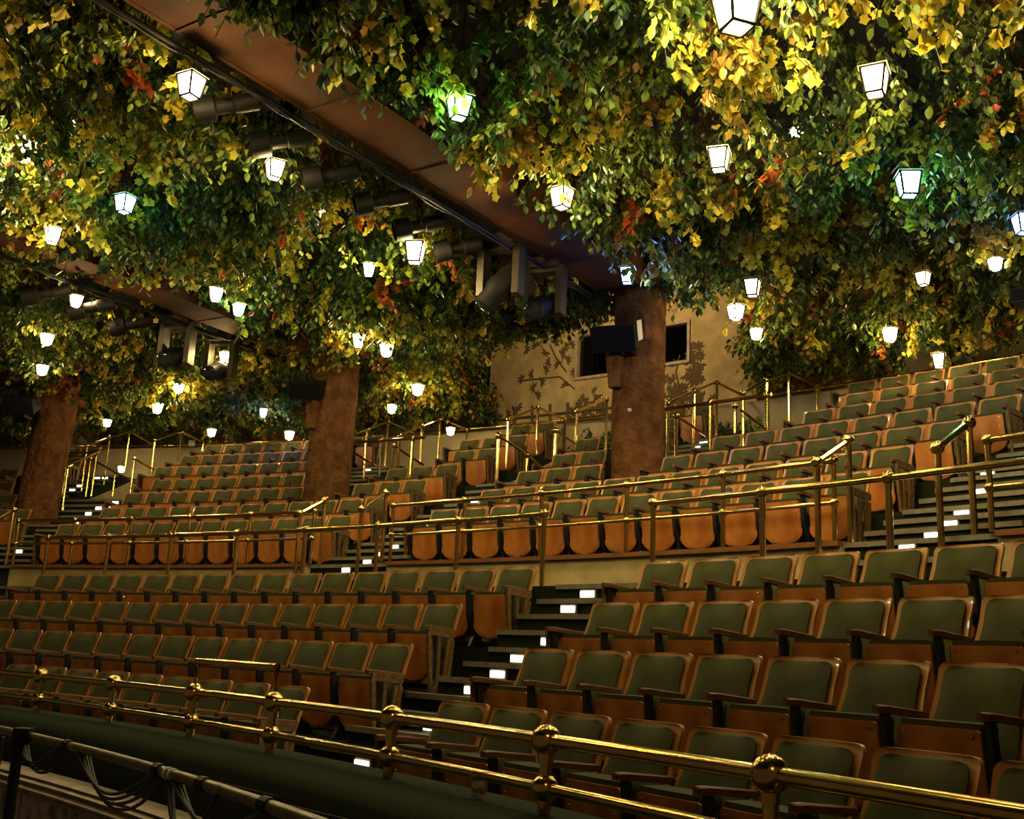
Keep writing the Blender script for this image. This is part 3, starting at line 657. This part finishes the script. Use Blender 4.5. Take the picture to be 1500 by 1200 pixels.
def bpipe(a, off, r0, r1, z, label, line=None):
    x = Vector((math.cos(a), -math.sin(a), 0))*off
    def pp(a, r, z=0.):
        if line is None: return P(a, r, z)
        q = line[0].lerp(line[1], (r-r0)/(r1-r0)); return Vector((q.x, q.y, z))
    z_, z = z, z[1]; zz = lambda r: z_[0]+(z_[1]-z_[0])*(r-r0)/(r1-r0)
    root = empty('lighting_pipe', pp(a, r1, z)+x); tag(root, label, 'pipe', 'pipes hung along the beams'); iv = -root.location
    MB().tube([pp(a, r0, zz(r0))+x, pp(a, r1, zz(r1))+x], .026, 8).build('pipe', 'black', root, True).location = iv
    for k in range(3):
        pts = [pp(a, r0+(r1-r0)*j/40, zz(r0+(r1-r0)*j/40)-.03+.02*k+.03*math.sin(j*.9+k*2))+x*(1+.03*k)+Vector((0, 0, .01*math.sin(j*2.1))) for j in range(41)]
        MB().tube(pts, .009, 5).build('cable', 'cable', root, True).location = iv
    for r in np.arange(r0+1, r1, 1.7): MB().tube([pp(a, r, zz(r))+x, pp(a, r, 5.8)+x*.7], .008, 5).build('hanger', 'black', root).location = iv
bpipe(.600, -.44, 0., 9.8, (4.78, 4.78), 'black pipe with cables along the lower edge of the big diagonal beam', (BA_, BB_))
bpipe(.538, -.44, 19.6, 29.9, (4.76, 4.76), 'black pipe with cables along the leaf-covered left beam')

# ------------------------------------------------------------------ stage light fixtures
def look_rot(d):
    d = Vector(d).normalized(); return d.to_track_quat('Z', 'Y').to_matrix()
FIX = []
def spotlight(u, v, z, label, sc_=1.):
    p = Vector(at_z(u, v, z)); FIX.append((p, .30)); FIX.append((p*.97, .30))
    a = ang(p); inward = Vector((-1., -.2, -.34))
    root = empty('stage_spotlight', p); tag(root, label, 'spotlight', 'black stage spotlights under the leaves'); R_ = look_rot(inward); s = sc_
    MB().lathe((0, 0, 0), [(.05*s, -.30*s), (.085*s, -.27*s), (.085*s, -.06*s), (.07*s, -.05*s), (.07*s, .12*s)], 14, R_).build('barrel', 'black', root, True)
    MB().lathe((0, 0, 0), [(.075*s, .10*s), (.125*s, .12*s), (.125*s, .30*s), (.112*s, .30*s), (.10*s, .14*s)], 14, R_).build('hood', 'black', root, True)
    MB().lathe((0, 0, 0), [(.09*s, .20*s), (.085*s, .22*s)], 14, R_).build('lens', 'lens', root)
    y = MB(); sd = (R_ @ Vector((1, 0, 0))); up = Vector((0, 0, 1))
    side = Vector((0, 0, 1)).cross(inward).normalized()
    y.tube([side*.10*s, side*.11*s+up*.16*s, side*-.11*s+up*.16*s, side*-.10*s], .010, 6); y.tube([up*.16*s, up*(5.0-z+.02 if z < 4.9 else .2)], .014, 6); y.build('yoke', 'black', root)
    return root
W9 = 'under the big diagonal beam'
for k, (u, v) in enumerate([(333, 155), (412, 207), (486, 257), (560, 294), (615, 331), (672, 363)]):
    spotlight(u, v, 4.72, 'black tubular stage spotlight, %s from the top left %s' % (NUM[k], W9), 1.0)
for k, (u, v) in enumerate([(70, 429), (136, 450), (196, 474)]):
    spotlight(u, v, 4.72, 'black tubular stage spotlight, %s from the left edge in the leaves' % NUM[k], 1.15)
def moving_head(u, v, z, label, tilt, s=1., glow=False):
    p = Vector(at_z(u, v, z)); FIX.append((p, .45)); FIX.append((p*.965, .42)); FIX.append((p*.93, .36)); a = ang(p); root = empty('moving_head_light', p, -a+.35); tag(root, label, 'stage light', 'moving head stage lights'); s *= 1.
    MB().box((0, 0, .42*s), (.34*s, .26*s, .10*s)).lathe((0, 0, .47*s), [(.08*s, 0), (.08*s, .06*s)], 14).build('base', 'yoke', root)
    y = MB()
    for x in (-1, 1): y.box((x*.175*s, 0, .14*s), (.065*s, .17*s, .50*s))
    y.box((0, 0, .36*s), (.36*s, .13*s, .06*s)); y.build('yoke', 'yoke', root)
    d = Vector((math.sin(tilt)*-.8, -math.cos(tilt), -.25-.9*abs(math.sin(tilt)))); R_ = look_rot(d)
    MB().lathe((0, 0, -.02*s), [(.06*s, -.24*s), (.10*s, -.22*s), (.12*s, -.05*s), (.13*s, .05*s), (.105*s, .10*s), (.105*s, .24*s), (.095*s, .25*s)], 16, R_).build('head', 'black', root, True)
    MB().lathe((0, 0, -.02*s), [(.088*s, .252*s), (.07*s, .262*s), (.02*s, .266*s)], 16, R_).build('lens', 'lens', root, True)
    MB().tube([(.05, 0, .48*s), (.05, 0, 5.2-z)], .02, 8).build('clamp', 'black', root)
moving_head(733, 418, 4.36, 'grey moving head stage light tilted down, nearer the beam', 1.2, 1.3)
moving_head(797, 448, 4.30, 'grey moving head stage light facing out, beside the largest trunk speaker', .2, 1.25)
moving_head(257, 521, 4.30, 'grey moving head stage light hung left of the pair before the middle trunk', .2, 1.25)
moving_head(322, 541, 4.30, 'grey moving head stage light with a lantern glowing behind it', .2, 1.2)

# ------------------------------------------------------------------ loudspeakers on the trunks
def speaker(u, v, R, label, w=.62, h=.30, dpt=.36, yaw=.25, pitch=.45, trunk=None, card=False):
    p = Vector(at_r(u, v, R)); root = empty('loudspeaker', p, -ang(p)+yaw); tag(root, label, 'loudspeaker', 'black loudspeakers on the trunks')
    Rx = Matrix.Rotation(pitch, 3, 'X')
    vs = []
    for y, k in ((-dpt/2, 1.), (dpt/2, .72)):
        for x, z in ((-1, -1), (1, -1), (1, 1), (-1, 1)): vs.append(Rx @ Vector((x*w/2, y, z*h/2*k)))
    MB().add(vs, [(0, 1, 2, 3), (7, 6, 5, 4), (0, 4, 5, 1), (1, 5, 6, 2), (2, 6, 7, 3), (3, 7, 4, 0)]).build('cabinet', 'black', root)
    q = [Rx @ Vector((x*w/2*.94, -dpt/2-.006, z*h/2*.88)) for x, z in ((-1, -1), (1, -1), (1, 1), (-1, 1))]; q2 = [v_+Rx @ Vector((0, .008, 0)) for v_ in q]
    MB().add(q+q2, [(0, 1, 2, 3), (7, 6, 5, 4), (0, 4, 5, 1), (1, 5, 6, 2), (2, 6, 7, 3), (3, 7, 4, 0)]).build('grille', 'grille', root)
    MB().box((0, .12, -.22), (.16, .30, .05)).box((0, .22, -.34), (.08, .05, .3)).build('bracket', 'black', root)
    for x_ in (-1, 1): MB().tube([(x_*(w/2+.01), 0, 0), (x_*(w/2+.01), 0, .32)], .012, 6).build('hanger', 'black', root)
    if card: MB().box((w/2+.02, -.02, .06), (.012, .22, .26), Matrix.Rotation(.4, 3, 'X')).build('side_card', 'white', root)
speaker(903, 493, 29.95, 'black loudspeaker with a pale side card on the broadest trunk', .60, .34, .36, .35, .5, card=True)
speaker(452, 569, 29.95, 'black loudspeaker mounted on the middle trunk', .56, .28, .34, .35, .5)
speaker(33, 592, 29.3, 'black loudspeaker mounted on the trunk at the left edge', .55, .28, .34, .3, .5)
p = Vector(at_z(1497, 437, 4.45)); so = empty('loudspeaker', p, -ang(p)+.2); tag(so, 'black box loudspeaker poking in at the right edge of the leaves', 'loudspeaker')
MB().box((.12, 0, 0), (.42, .30, .17)).build('cabinet', 'black', so); MB().box((.12, -.155, 0), (.38, .012, .13)).build('grille', 'grille', so)
MB().tube([(.12, 0, .08), (.12, 0, 1.3)], .014, 6).build('hanger', 'black', so)
# wooden corbels under the speakers
for (u, v, R, rt) in ((905, 540, 30.12, T3), (462, 605, 30.1, T2)):
    q = Vector(at_r(u, v, R)); o = MB().box((0, 0, 0), (.15, .2, .55), None, 1.5).build('corbel', 'bark', rt); o.location = q-Vector(rt.location); o.rotation_euler = (0, 0, -ang(q))
# framed notice and wall device
def notice(u, v, R, w, h, label, m='white'):
    q = Vector(at_r(u, v, R)); r = empty('notice_sheet', q, -ang(q)); tag(r, label, 'notice'); MB().box((0, 0, 0), (w, .01, h)).build('sheet', m, r)
notice(281, 649, 34.10, .17, .14, 'small pale notice sheet hung below the back rail at the left')

# ------------------------------------------------------------------ lanterns
def lantern_meshes(key):
    g = MB(); n = 4; prof = [(.062, -.11), (.092, .07)]
    def ring(r, z, n=4): return [Vector((r*math.cos(PI/4+2*PI*k/n)*1.25, r*math.sin(PI/4+2*PI*k/n)*1.25, z)) for k in range(n)]
    b_, t = ring(.062, -.11), ring(.092, .07)
    g.add(b_+t, [(0, 1, 2, 3)[::-1], (4, 5, 6, 7)]+[(k, (k+1) % 4, (k+1) % 4+4, k+4) for k in range(4)])
    f = MB()
    for k in range(4):
        f.tube([b_[k]*1.03, t[k]*1.03], .010, 6); f.tube([b_[k]*1.03, b_[(k+1) % 4]*1.03], .010, 6); f.tube([t[k]*1.03, t[(k+1) % 4]*1.03], .010, 6)
    f.tube([(0, 0, .13), (0, 0, .17)], .012, 6)
    c = MB(); o1, o2 = ring(.112, .075), ring(.03, .12); o3 = ring(.112, .081)
    c.add(o1+o3+o2, [(0, 1, 2, 3)[::-1], (8, 9, 10, 11)]+[(k, (k+1) % 4, (k+1) % 4+4, k+4) for k in range(4)]+[(k+4, (k+1) % 4+4, (k+1) % 4+8, k+8) for k in range(4)])
    ch = MB().tube([(0, 0, .16), (0, 0, 1.1)], .005, 5)
    return g.mesh('glass', LM[key]), f.mesh('frame', 'black'), c.mesh('cap', 'white'), ch.mesh('chain', 'black')
LME = {k: lantern_meshes(k) for k in LM}
LANT = [(1080, 8, 'hot', 1.45, 'huge glowing warm lantern at the top edge, brightest of all', 4.35), (280, 124, 'warm', 1., 'warm glowing lantern just left of the big diagonal beam', 0), (673, 155, 'green', 1., 'green-tinged lantern just right of the big diagonal beam', 0),
 (1281, 117, 'warm', 1.1, 'warm glowing lantern high near the top right corner', 0), (403, 247, 'warm', .9, 'warm lantern below the second spotlight of the diagonal beam', 0), (183, 297, 'teal', .95, 'blue-green lantern in the upper left leaves', 0),
 (823, 288, 'warm', 1.05, 'warm lantern just right of the beam at mid length', 0), (1053, 232, 'warm', 1., 'warm lantern half buried in yellow leaves', 0), (1331, 268, 'teal', 1.15, 'teal lantern with a clear dark frame, upper right', 0),
 (78, 343, 'warm', .95, 'warm lantern near the left edge above the spotlights', 0), (608, 368, 'warm', 1.2, 'bright warm lantern under the spotlights in the centre', 0), (540, 394, 'green', .75, 'small greenish lantern left of the bright central lantern', 0),
 (919, 402, 'blue', .95, 'blue lantern glowing above the largest trunk', 0), (316, 430, 'pale', .9, 'pale lantern above the moving head lights at left', 0), (112, 440, 'warm', .8, 'warm lantern hidden behind a left spotlight', 0),
 (350, 453, 'teal', .8, 'teal lantern half hidden by leaves left of centre', 0), (1102, 420, 'dim', 1.05, 'dim lantern with clear dark frame lines, right of the largest trunk', 0), (1078, 456, 'pale', 1., 'pale lantern right of the largest trunk, below the dim one', 0),
 (526, 498, 'warm', .95, 'warm lantern just above the middle trunk', 0), (566, 512, 'pale', .95, 'pale lantern right of the middle trunk top', 0), (612, 570, 'warm', .95, 'warm lantern hanging alone right of the middle trunk', 0),
 (574, 598, 'soft', .85, 'warm lantern low beside the middle trunk', 0), (660, 631, 'soft', .75, 'lowest warm lantern above the middle exit rails', 0), (1304, 489, 'warm', .95, 'warm lantern deep in the right leaves', 0),
 (1375, 527, 'soft', .95, 'warm lantern just above the back rail at right', 0), (1108, 488, 'soft', .8, 'warm lantern low beside the bright booth wall', 0), (1352, 407, 'dim', .8, 'faint lantern covered by leaves at right', 0),
 (1499, 326, 'blue', 1., 'blue lantern cut by the right edge', 0), (1458, 386, 'pale', .7, 'lantern mostly hidden by leaves near the right edge', 0), (69, 496, 'warm', .9, 'warm lantern above the leftmost trunk', 0),
 (62, 541, 'pale', .9, 'pale lantern touching the top of the leftmost trunk', 0), (262, 568, 'warm', .85, 'warm lantern below the left moving head lights', 0), (231, 597, 'warm', 1.0, 'warm lantern low in the bright left leaves', 0),
 (157, 619, 'soft', .8, 'warm lantern by the pale pier at left', 0), (310, 633, 'soft', .85, 'warm lantern just above the left back rail', 0), (386, 604, 'blue', .85, 'small blue lantern in the dark left leaves', 0),
 (424, 637, 'soft', .9, 'warm lantern at the back rail left of the middle trunk', 0), (331, 523, 'warm', .95, 'warm lantern seen through the moving head yoke', 4.52), (178, 687, 'soft', .7, 'lamp glowing inside the left exit well', 0),
 (38, 215, 'hot', 1.2, 'hidden lamp flooding the upper left leaves', 4.95), (1168, 195, 'pale', .6, 'tiny pale lantern deep in the upper right leaves', 5.1), (474, 313, 'pale', .5, 'tiny white lamp glinting between central leaves', 5.1)]
# a few unseen lanterns assumed along the same canopy, added for light
OUT_ADDED = [(1300, -260, 'warm', 1., 4.6), (820, -330, 'warm', 1., 4.6), (300, -300, 'warm', 1., 4.6), (1650, 60, 'warm', 1.1, 4.5), (-160, 120, 'warm', 1., 4.5), (-130, 380, 'warm', .9, 4.5), (1620, 330, 'warm', 1., 4.5), (1640, 500, 'warm', .9, 4.4)]
lantern_pos = []
def put_lantern(u, v, key, s, label, zz):
    if label.startswith('lamp glowing'): p = Vector(at_r(u, v, 33.6))
    else:
        p = Vector(at_z(u, v, zz or 4.50))
        if rad(p) > 33.4: p = Vector(at_r(u, v, 33.4))
    me = LME[key]; root = empty('lantern', p, random.uniform(0, 1.5)); root.scale = (s, s, s); tag(root, label, 'lantern', 'lanterns hanging in the leaves')
    for nm, q in zip(('glass', 'frame', 'cap', 'chain'), me): link(nm, q, root)
    lantern_pos.append((p, s)); return root
for (u, v, key, s, label, zz) in LANT: put_lantern(u, v, key, s, label, zz)
for k, (u, v, key, s, z) in enumerate(OUT_ADDED): put_lantern(u, v, key, s, 'assumed warm lantern hanging in the leafy ceiling beyond the edge of view, %s' % NUM[k], z)

FILL_A = (.43, .50, .60, .68, .80, .87)
# ------------------------------------------------------------------ leafy ceiling
def leaf_oval(): 
    v = np.array([(0, 0, 0), (.26, .25, .07), (.33, .55, .08), (.18, .85, .03), (0, 1.05, -.05), (-.18, .85, .03), (-.33, .55, .08), (-.26, .25, .07)]); return v, [(0, 1, 2, 3, 4), (0, 4, 5, 6, 7)]
def leaf_lobed():
    v = np.array([(0, 0, 0), (.40, .10, .08), (.36, .36, .05), (.58, .64, .09), (.30, .80, .03), (0, 1.08, -.08), (-.30, .80, .03), (-.58, .64, .09), (-.36, .36, .05), (-.40, .10, .08)]); return v, [(0, 1, 2, 3, 4, 5), (0, 5, 6, 7, 8, 9)]
def make_sprig(kind, n, L, size):
    "leaves on a drooping, forking twig; returns leaf frames"
    fr = []; tw = []
    main = []; x = y = 0.; dx, dy = rng.normal(0, .12, 2)
    for j in range(6): t = j/5; main.append((dx*L*t*1.6+.03*rng.normal(), dy*L*t*1.6+.03*rng.normal(), -L*t))
    tw.append(main); paths = [main]
    for q in range(4):
        b0 = main[1+q % 4]; th = rng.uniform(0, 6.28); l = L*rng.uniform(.35, .6); pth = [b0]
        for j in range(1, 4): t = j/3; pth.append((b0[0]+math.cos(th)*l*.75*t, b0[1]+math.sin(th)*l*.75*t, b0[2]-l*.9*t*t+.02))
        tw.append(pth); paths.append(pth)
    for k in range(n):
        pth = paths[0] if rng.random() < .34 else paths[1+int(rng.integers(4))]
        t = rng.uniform(.12, 1)*(len(pth)-1); i = min(int(t), len(pth)-2); f = t-i
        p = np.array(pth[i])*(1-f)+np.array(pth[i+1])*f
        th = rng.uniform(0, 6.28); tip = np.array([math.cos(th)*.75, math.sin(th)*.75, -rng.uniform(.5, 1.5)]); tip /= np.linalg.norm(tip)
        nr = np.array([math.cos(th)*.8+rng.normal(0, .45), math.sin(th)*.8+rng.normal(0, .45), .55+rng.normal(0, .3)]); nr -= tip*(nr@tip); nr /= np.linalg.norm(nr)
        xx = np.cross(tip, nr); s = size*rng.uniform(.7, 1.25); fr.append((p+tip*.01, xx*s, tip*s, nr*s))
    V = []; Fc = []; lv, lf = leaf_oval() if kind == 0 else leaf_lobed(); n0 = 0
    for p, xx, tt, nn in fr:
        V.append(p+lv[:, :1]*xx+lv[:, 1:2]*tt+lv[:, 2:3]*nn)
        for f_ in lf: Fc.append([i+n0 for i in f_])
        n0 += len(lv)
    nleafv = n0
    for pth in tw:
        for j in range(len(pth)-1):
            a = np.array(pth[j]); b2 = np.array(pth[j+1]); w = .003
            V.append(np.array([a+(w, 0, 0), a+(-w, w, 0), a+(0, -w, 0), b2+(w, 0, 0), b2+(-w, w, 0), b2+(0, -w, 0)]))
            for k in range(3): Fc.append([n0+k, n0+(k+1) % 3, n0+3+(k+1) % 3, n0+3+k])
            n0 += 6
    V = np.concatenate(V); nl = 8 if kind == 0 else 10
    lid = np.full(len(V), -1); lid[:nleafv] = np.arange(nleafv)//nl
    cnt = np.array([len(f) for f in Fc]); idx = np.concatenate([np.array(f) for f in Fc]); return V, idx, cnt, lid
SPR = [make_sprig(0, 56, .50, .074) for _ in range(6)]+[make_sprig(1, 46, .50, .078) for _ in range(4)]
PAL = dict(dark=[(.036, .072, .016), (.060, .105, .022), (.030, .066, .024)], mid=[(.18, .24, .035), (.25, .30, .04), (.14, .20, .03)],
           yel=[(.64, .50, .045), (.72, .58, .06), (.52, .48, .06)], gold=[(.42, .24, .03), (.36, .25, .04)], red=[(.34, .06, .015), (.42, .12, .02), (.22, .04, .015)])
_ph = rng.uniform(0, 6.28, 12)
def field(x, y, k, f): return math.sin(x*f+_ph[k])*math.cos(y*f*1.1+_ph[k+1])+.6*math.sin((x+y)*f*.7+_ph[k+2])
def foliage(name, pts, label, cat='foliage'):
    VV = []; II = []; CC = []; COL = []; off = 0
    for (x, y, z, s, key) in pts:
        sp = SPR[int(rng.integers(6))] if key in ('dark', 'mid') or rng.random() < .25 else SPR[6+int(rng.integers(4))]
        V, idx, cnt, lid = sp; th = rng.uniform(0, 6.28); c_, s_ = math.cos(th), math.sin(th); tx, ty = rng.normal(0, .12, 2)
        W = V*s; W = np.stack([W[:, 0]*c_-W[:, 1]*s_, W[:, 0]*s_+W[:, 1]*c_, W[:, 2]], -1); W[:, 0] += tx*W[:, 2]; W[:, 1] += ty*W[:, 2]; W += (x, y, z)
        VV.append(W.astype(np.float32)); II.append(idx+off); CC.append(cnt); off += len(V)
        base = np.array(PAL[key][int(rng.integers(len(PAL[key])))]); nl = lid.max()+1
        lc = base*rng.uniform(.72, 1.25, (nl, 1))*np.array([1, 1, 1])+0; mixm = rng.random((nl, 1)) < .12
        lc = np.where(mixm, np.array(PAL['mid' if key != 'mid' else 'dark'][0]), lc)
        cc = np.empty((len(V), 4), np.float32); cc[:, 3] = 1; cc[:, :3] = np.where(lid[:, None] >= 0, lc[np.maximum(lid, 0)], np.array([.04, .025, .012])); COL.append(cc)
    VV = np.concatenate(VV); II = np.concatenate(II).astype(np.int32); CC = np.concatenate(CC).astype(np.int32); COL = np.concatenate(COL)
    me = bpy.data.meshes.new(name); me.vertices.add(len(VV)); me.vertices.foreach_set('co', VV.ravel())
    me.loops.add(len(II)); me.loops.foreach_set('vertex_index', II); me.polygons.add(len(CC))
    st = np.concatenate([[0], np.cumsum(CC)[:-1]]).astype(np.int32); me.polygons.foreach_set('loop_start', st)
    try: me.polygons.foreach_set('loop_total', CC)
    except Exception: pass
    ca = me.color_attributes.new('leaf_colour', 'FLOAT_COLOR', 'POINT'); ca.data.foreach_set('color', COL.ravel())
    me.materials.append(M['leaf']); me.update(calc_edges=True); me.validate()
    o = link(name, me); tag(o, label, cat, None, 'stuff'); return o
def pick(x, y):
    f1 = field(x, y, 0, 2.4)+rng.normal(0, .75); f2 = field(x, y, 5, 3.1)+rng.normal(0, .8)
    if f2 > 2.0: return 'red'
    if f1 > .65: return 'yel' if rng.random() < .75 else 'gold'
    if f1 > -.1: return 'mid'
    return 'dark' if rng.random() < .75 else 'mid'
bands = {'right': [], 'middle': [], 'left': []}
def bline(x, y):
    return (x-BA_.x)*BD_.y-(y-BA_.y)*BD_.x, (x-BA_.x)*BD_.x+(y-BA_.y)*BD_.y
def beam_off(x, y, a): # signed sideways distance from a radial beam, positive to the right
    return (x-CX)*math.cos(a)-(y-CY)*math.sin(a)
Nc = 0
for _ in range(60000):
    x = rng.uniform(-20, 20); y = rng.uniform(3, 34)
    r = math.hypot(x-CX, y-CY); a = math.atan2(x-CX, y-CY)
    d = math.hypot(x, y)
    if r > 34.9 or d < 5.6: continue
    if abs(x/y) > .66: continue
    if r > 31.3 and .574 < a < .727+.0184*(34.2-r): continue
    dens = 9.5 if d < 14 else (8.5 if d < 22 else 7.5)
    if rng.random() > dens/17.0: continue
    (o1, al), o2, o3 = bline(x, y), beam_off(x, y, .538), beam_off(x, y, .300)
    if al < 10.4 and (-.60 < o1 < .46): continue
    if r < 30.2 and -.62 < o2 < .40 and rng.random() < .88: continue
    if r < 30.0 and abs(o3) < .32 and rng.random() < .5: continue
    z = 5.12+.10*field(x, y, 3, 1.1)+rng.uniform(-.16, .42)
    if r > 33.6: z -= .06
    if al < 10.4 and .46 <= o1 < .95: z = max(z, 5.22)
    if al < 10.4 and -1.2 < o1 <= -.60: z = max(z, 5.2)
    if r < 30.2 and .40 <= o2 < .8: z = max(z, 5.2)
    if r < 30.2 and -1.3 < o2 < -.55: z = max(z, 5.25)
    if any((q.x-x)**2+(q.y-y)**2 < w_*w_ for q, w_ in FIX): continue
    if .585 < a < .80 and 29.6 < r < 31.35: z = max(z, 4.59+(r-30.5)*.375+.60)
    if any((P(a_, 26.6).x-x)**2+(P(a_, 26.6).y-y)**2 < .16 for a_ in FILL_A): continue
    if any((p.x-x)**2+(p.y-y)**2 < (.21*s_)**2 or (p.x*.955-x)**2+(p.y*.955-y)**2 < (.13*s_)**2 for p, s_ in lantern_pos if p.z < 4.7): continue
    if r > 29.7 and (math.hypot(x-p3.x, y-p3.y) < .42 or math.hypot(x-p2.x, y-p2.y) < .4): continue
    key = pick(x, y); b_ = 'right' if o1 > 0 else ('middle' if o2 > 0 else 'left')
    bands[b_].append((x, y, z, rng.uniform(.8, 1.2), key)); Nc += 1
print('sprigs', Nc)
foliage('foliage_right', bands['right'], 'dense green, yellow and red leafy ceiling right of the big diagonal beam').name = 'foliage'
foliage('foliage_middle', bands['middle'], 'leafy ceiling of yellow and green sprays between the two beams').name = 'foliage'
foliage('foliage_left', bands['left'], 'darker leafy ceiling of green sprays at the left edge').name = 'foliage'
# side curtain of leaves where the canopy stops before the booth wall
pts = []
for _ in range(230):
    a = rng.uniform(.550, .571); r = rng.uniform(31.2, 34.3); q = P(a, r); pts.append((q.x, q.y, rng.uniform(4.9, 6.2), rng.uniform(.8, 1.1), pick(q.x, q.y)))
for _ in range(170):
    a = rng.uniform(.575, .78); r = rng.uniform(31.15, 31.5); q = P(a, r); pts.append((q.x, q.y, rng.uniform(5.5, 6.3), rng.uniform(.8, 1.1), 'dark' if rng.random() < .8 else 'mid'))
for _ in range(150):
    r = rng.uniform(31.3, 34.6); a = .727+.0184*(34.2-r)+rng.uniform(.004, .022); q = P(a, r); pts.append((q.x, q.y, rng.uniform(4.9, 6.2), rng.uniform(.8, 1.1), pick(q.x, q.y)))
foliage('leafy_curtain', pts, 'hanging leaf curtain framing the plaster booth wall')
# planted greenery behind the exit rails
def shrub(u0, u1, v, r, n, label, zlo, zhi):
    pts = []
    for _ in range(n):
        u = rng.uniform(u0, u1); q = at_r(u, v, r+rng.uniform(-.22, .02)); pts.append((q[0], q[1], rng.uniform(zlo, zhi), .75, 'dark' if rng.random() < .65 else 'mid'))
    o = foliage('shrub', pts, label, 'shrub'); o['kind'] = 'thing'
    pot = empty('shrub_pot')
    bpy.data.objects.remove(pot)
shrub(846, 898, 640, 34.0, 60, 'dark green shrub behind the brass rail left of the largest trunk', 3.3, 4.1)
shrub(1052, 1112, 620, 34.0, 80, 'dark green shrub behind the rails right of the largest trunk', 2.9, 4.0)

# ------------------------------------------------------------------ unseen fill spots added behind the camera, then the other added lights
def area(loc, target, size, power, colr):
    l = bpy.data.lights.new('front_fill_spot', 'SPOT'); l.energy = power*4; l.color = colr; l.shadow_soft_size = .35; l.spot_size = math.radians(110); l.spot_blend = 1.; o = bpy.data.objects.new('front_fill_spot', l); col.objects.link(o)
    o.location = loc; o.rotation_euler = (Vector(target)-Vector(loc)).to_track_quat('-Z', 'Y').to_euler()
area((-9, -4, 7), (2, 24, 2.5), 2.0, 120, (1, .68, .30))
area((1, -5, 6.0), (3, 22, 3.5), 1.5, 75, (1, .68, .30))
for a_ in FILL_A:   # unseen fill spots added among the leaves to brighten the upper block's front
    l = bpy.data.lights.new('canopy_fill_spot', 'SPOT'); l.energy = 150; l.color = (1, .66, .27); l.spot_size = math.radians(96); l.spot_blend = .9; l.shadow_soft_size = .08
    o = bpy.data.objects.new('canopy_fill_spot', l); col.objects.link(o); p_ = P(a_, 26.6, 4.85); o.location = p_; o.rotation_euler = (P(a_, 29.3, 1.5)-p_).to_track_quat('-Z', 'Y').to_euler()
for a_, r_, z_, e_ in ((.665, 32.6, 6.6, 190), (.25, 33.5, 5.2, 60)):   # assumed unseen lamps, added to light the booth wall and left pier
    l = bpy.data.lights.new('assumed_booth_lamp', 'POINT'); l.energy = e_; l.color = (1, .70, .34); l.shadow_soft_size = .15; o = bpy.data.objects.new('assumed_booth_lamp', l); col.objects.link(o); o.location = P(a_, r_, z_)
w = bpy.data.worlds.new('world'); sc.world = w; w.use_nodes = True; w.node_tree.nodes['Background'].inputs[0].default_value = (1, .68, .34, 1); w.node_tree.nodes['Background'].inputs[1].default_value = .04
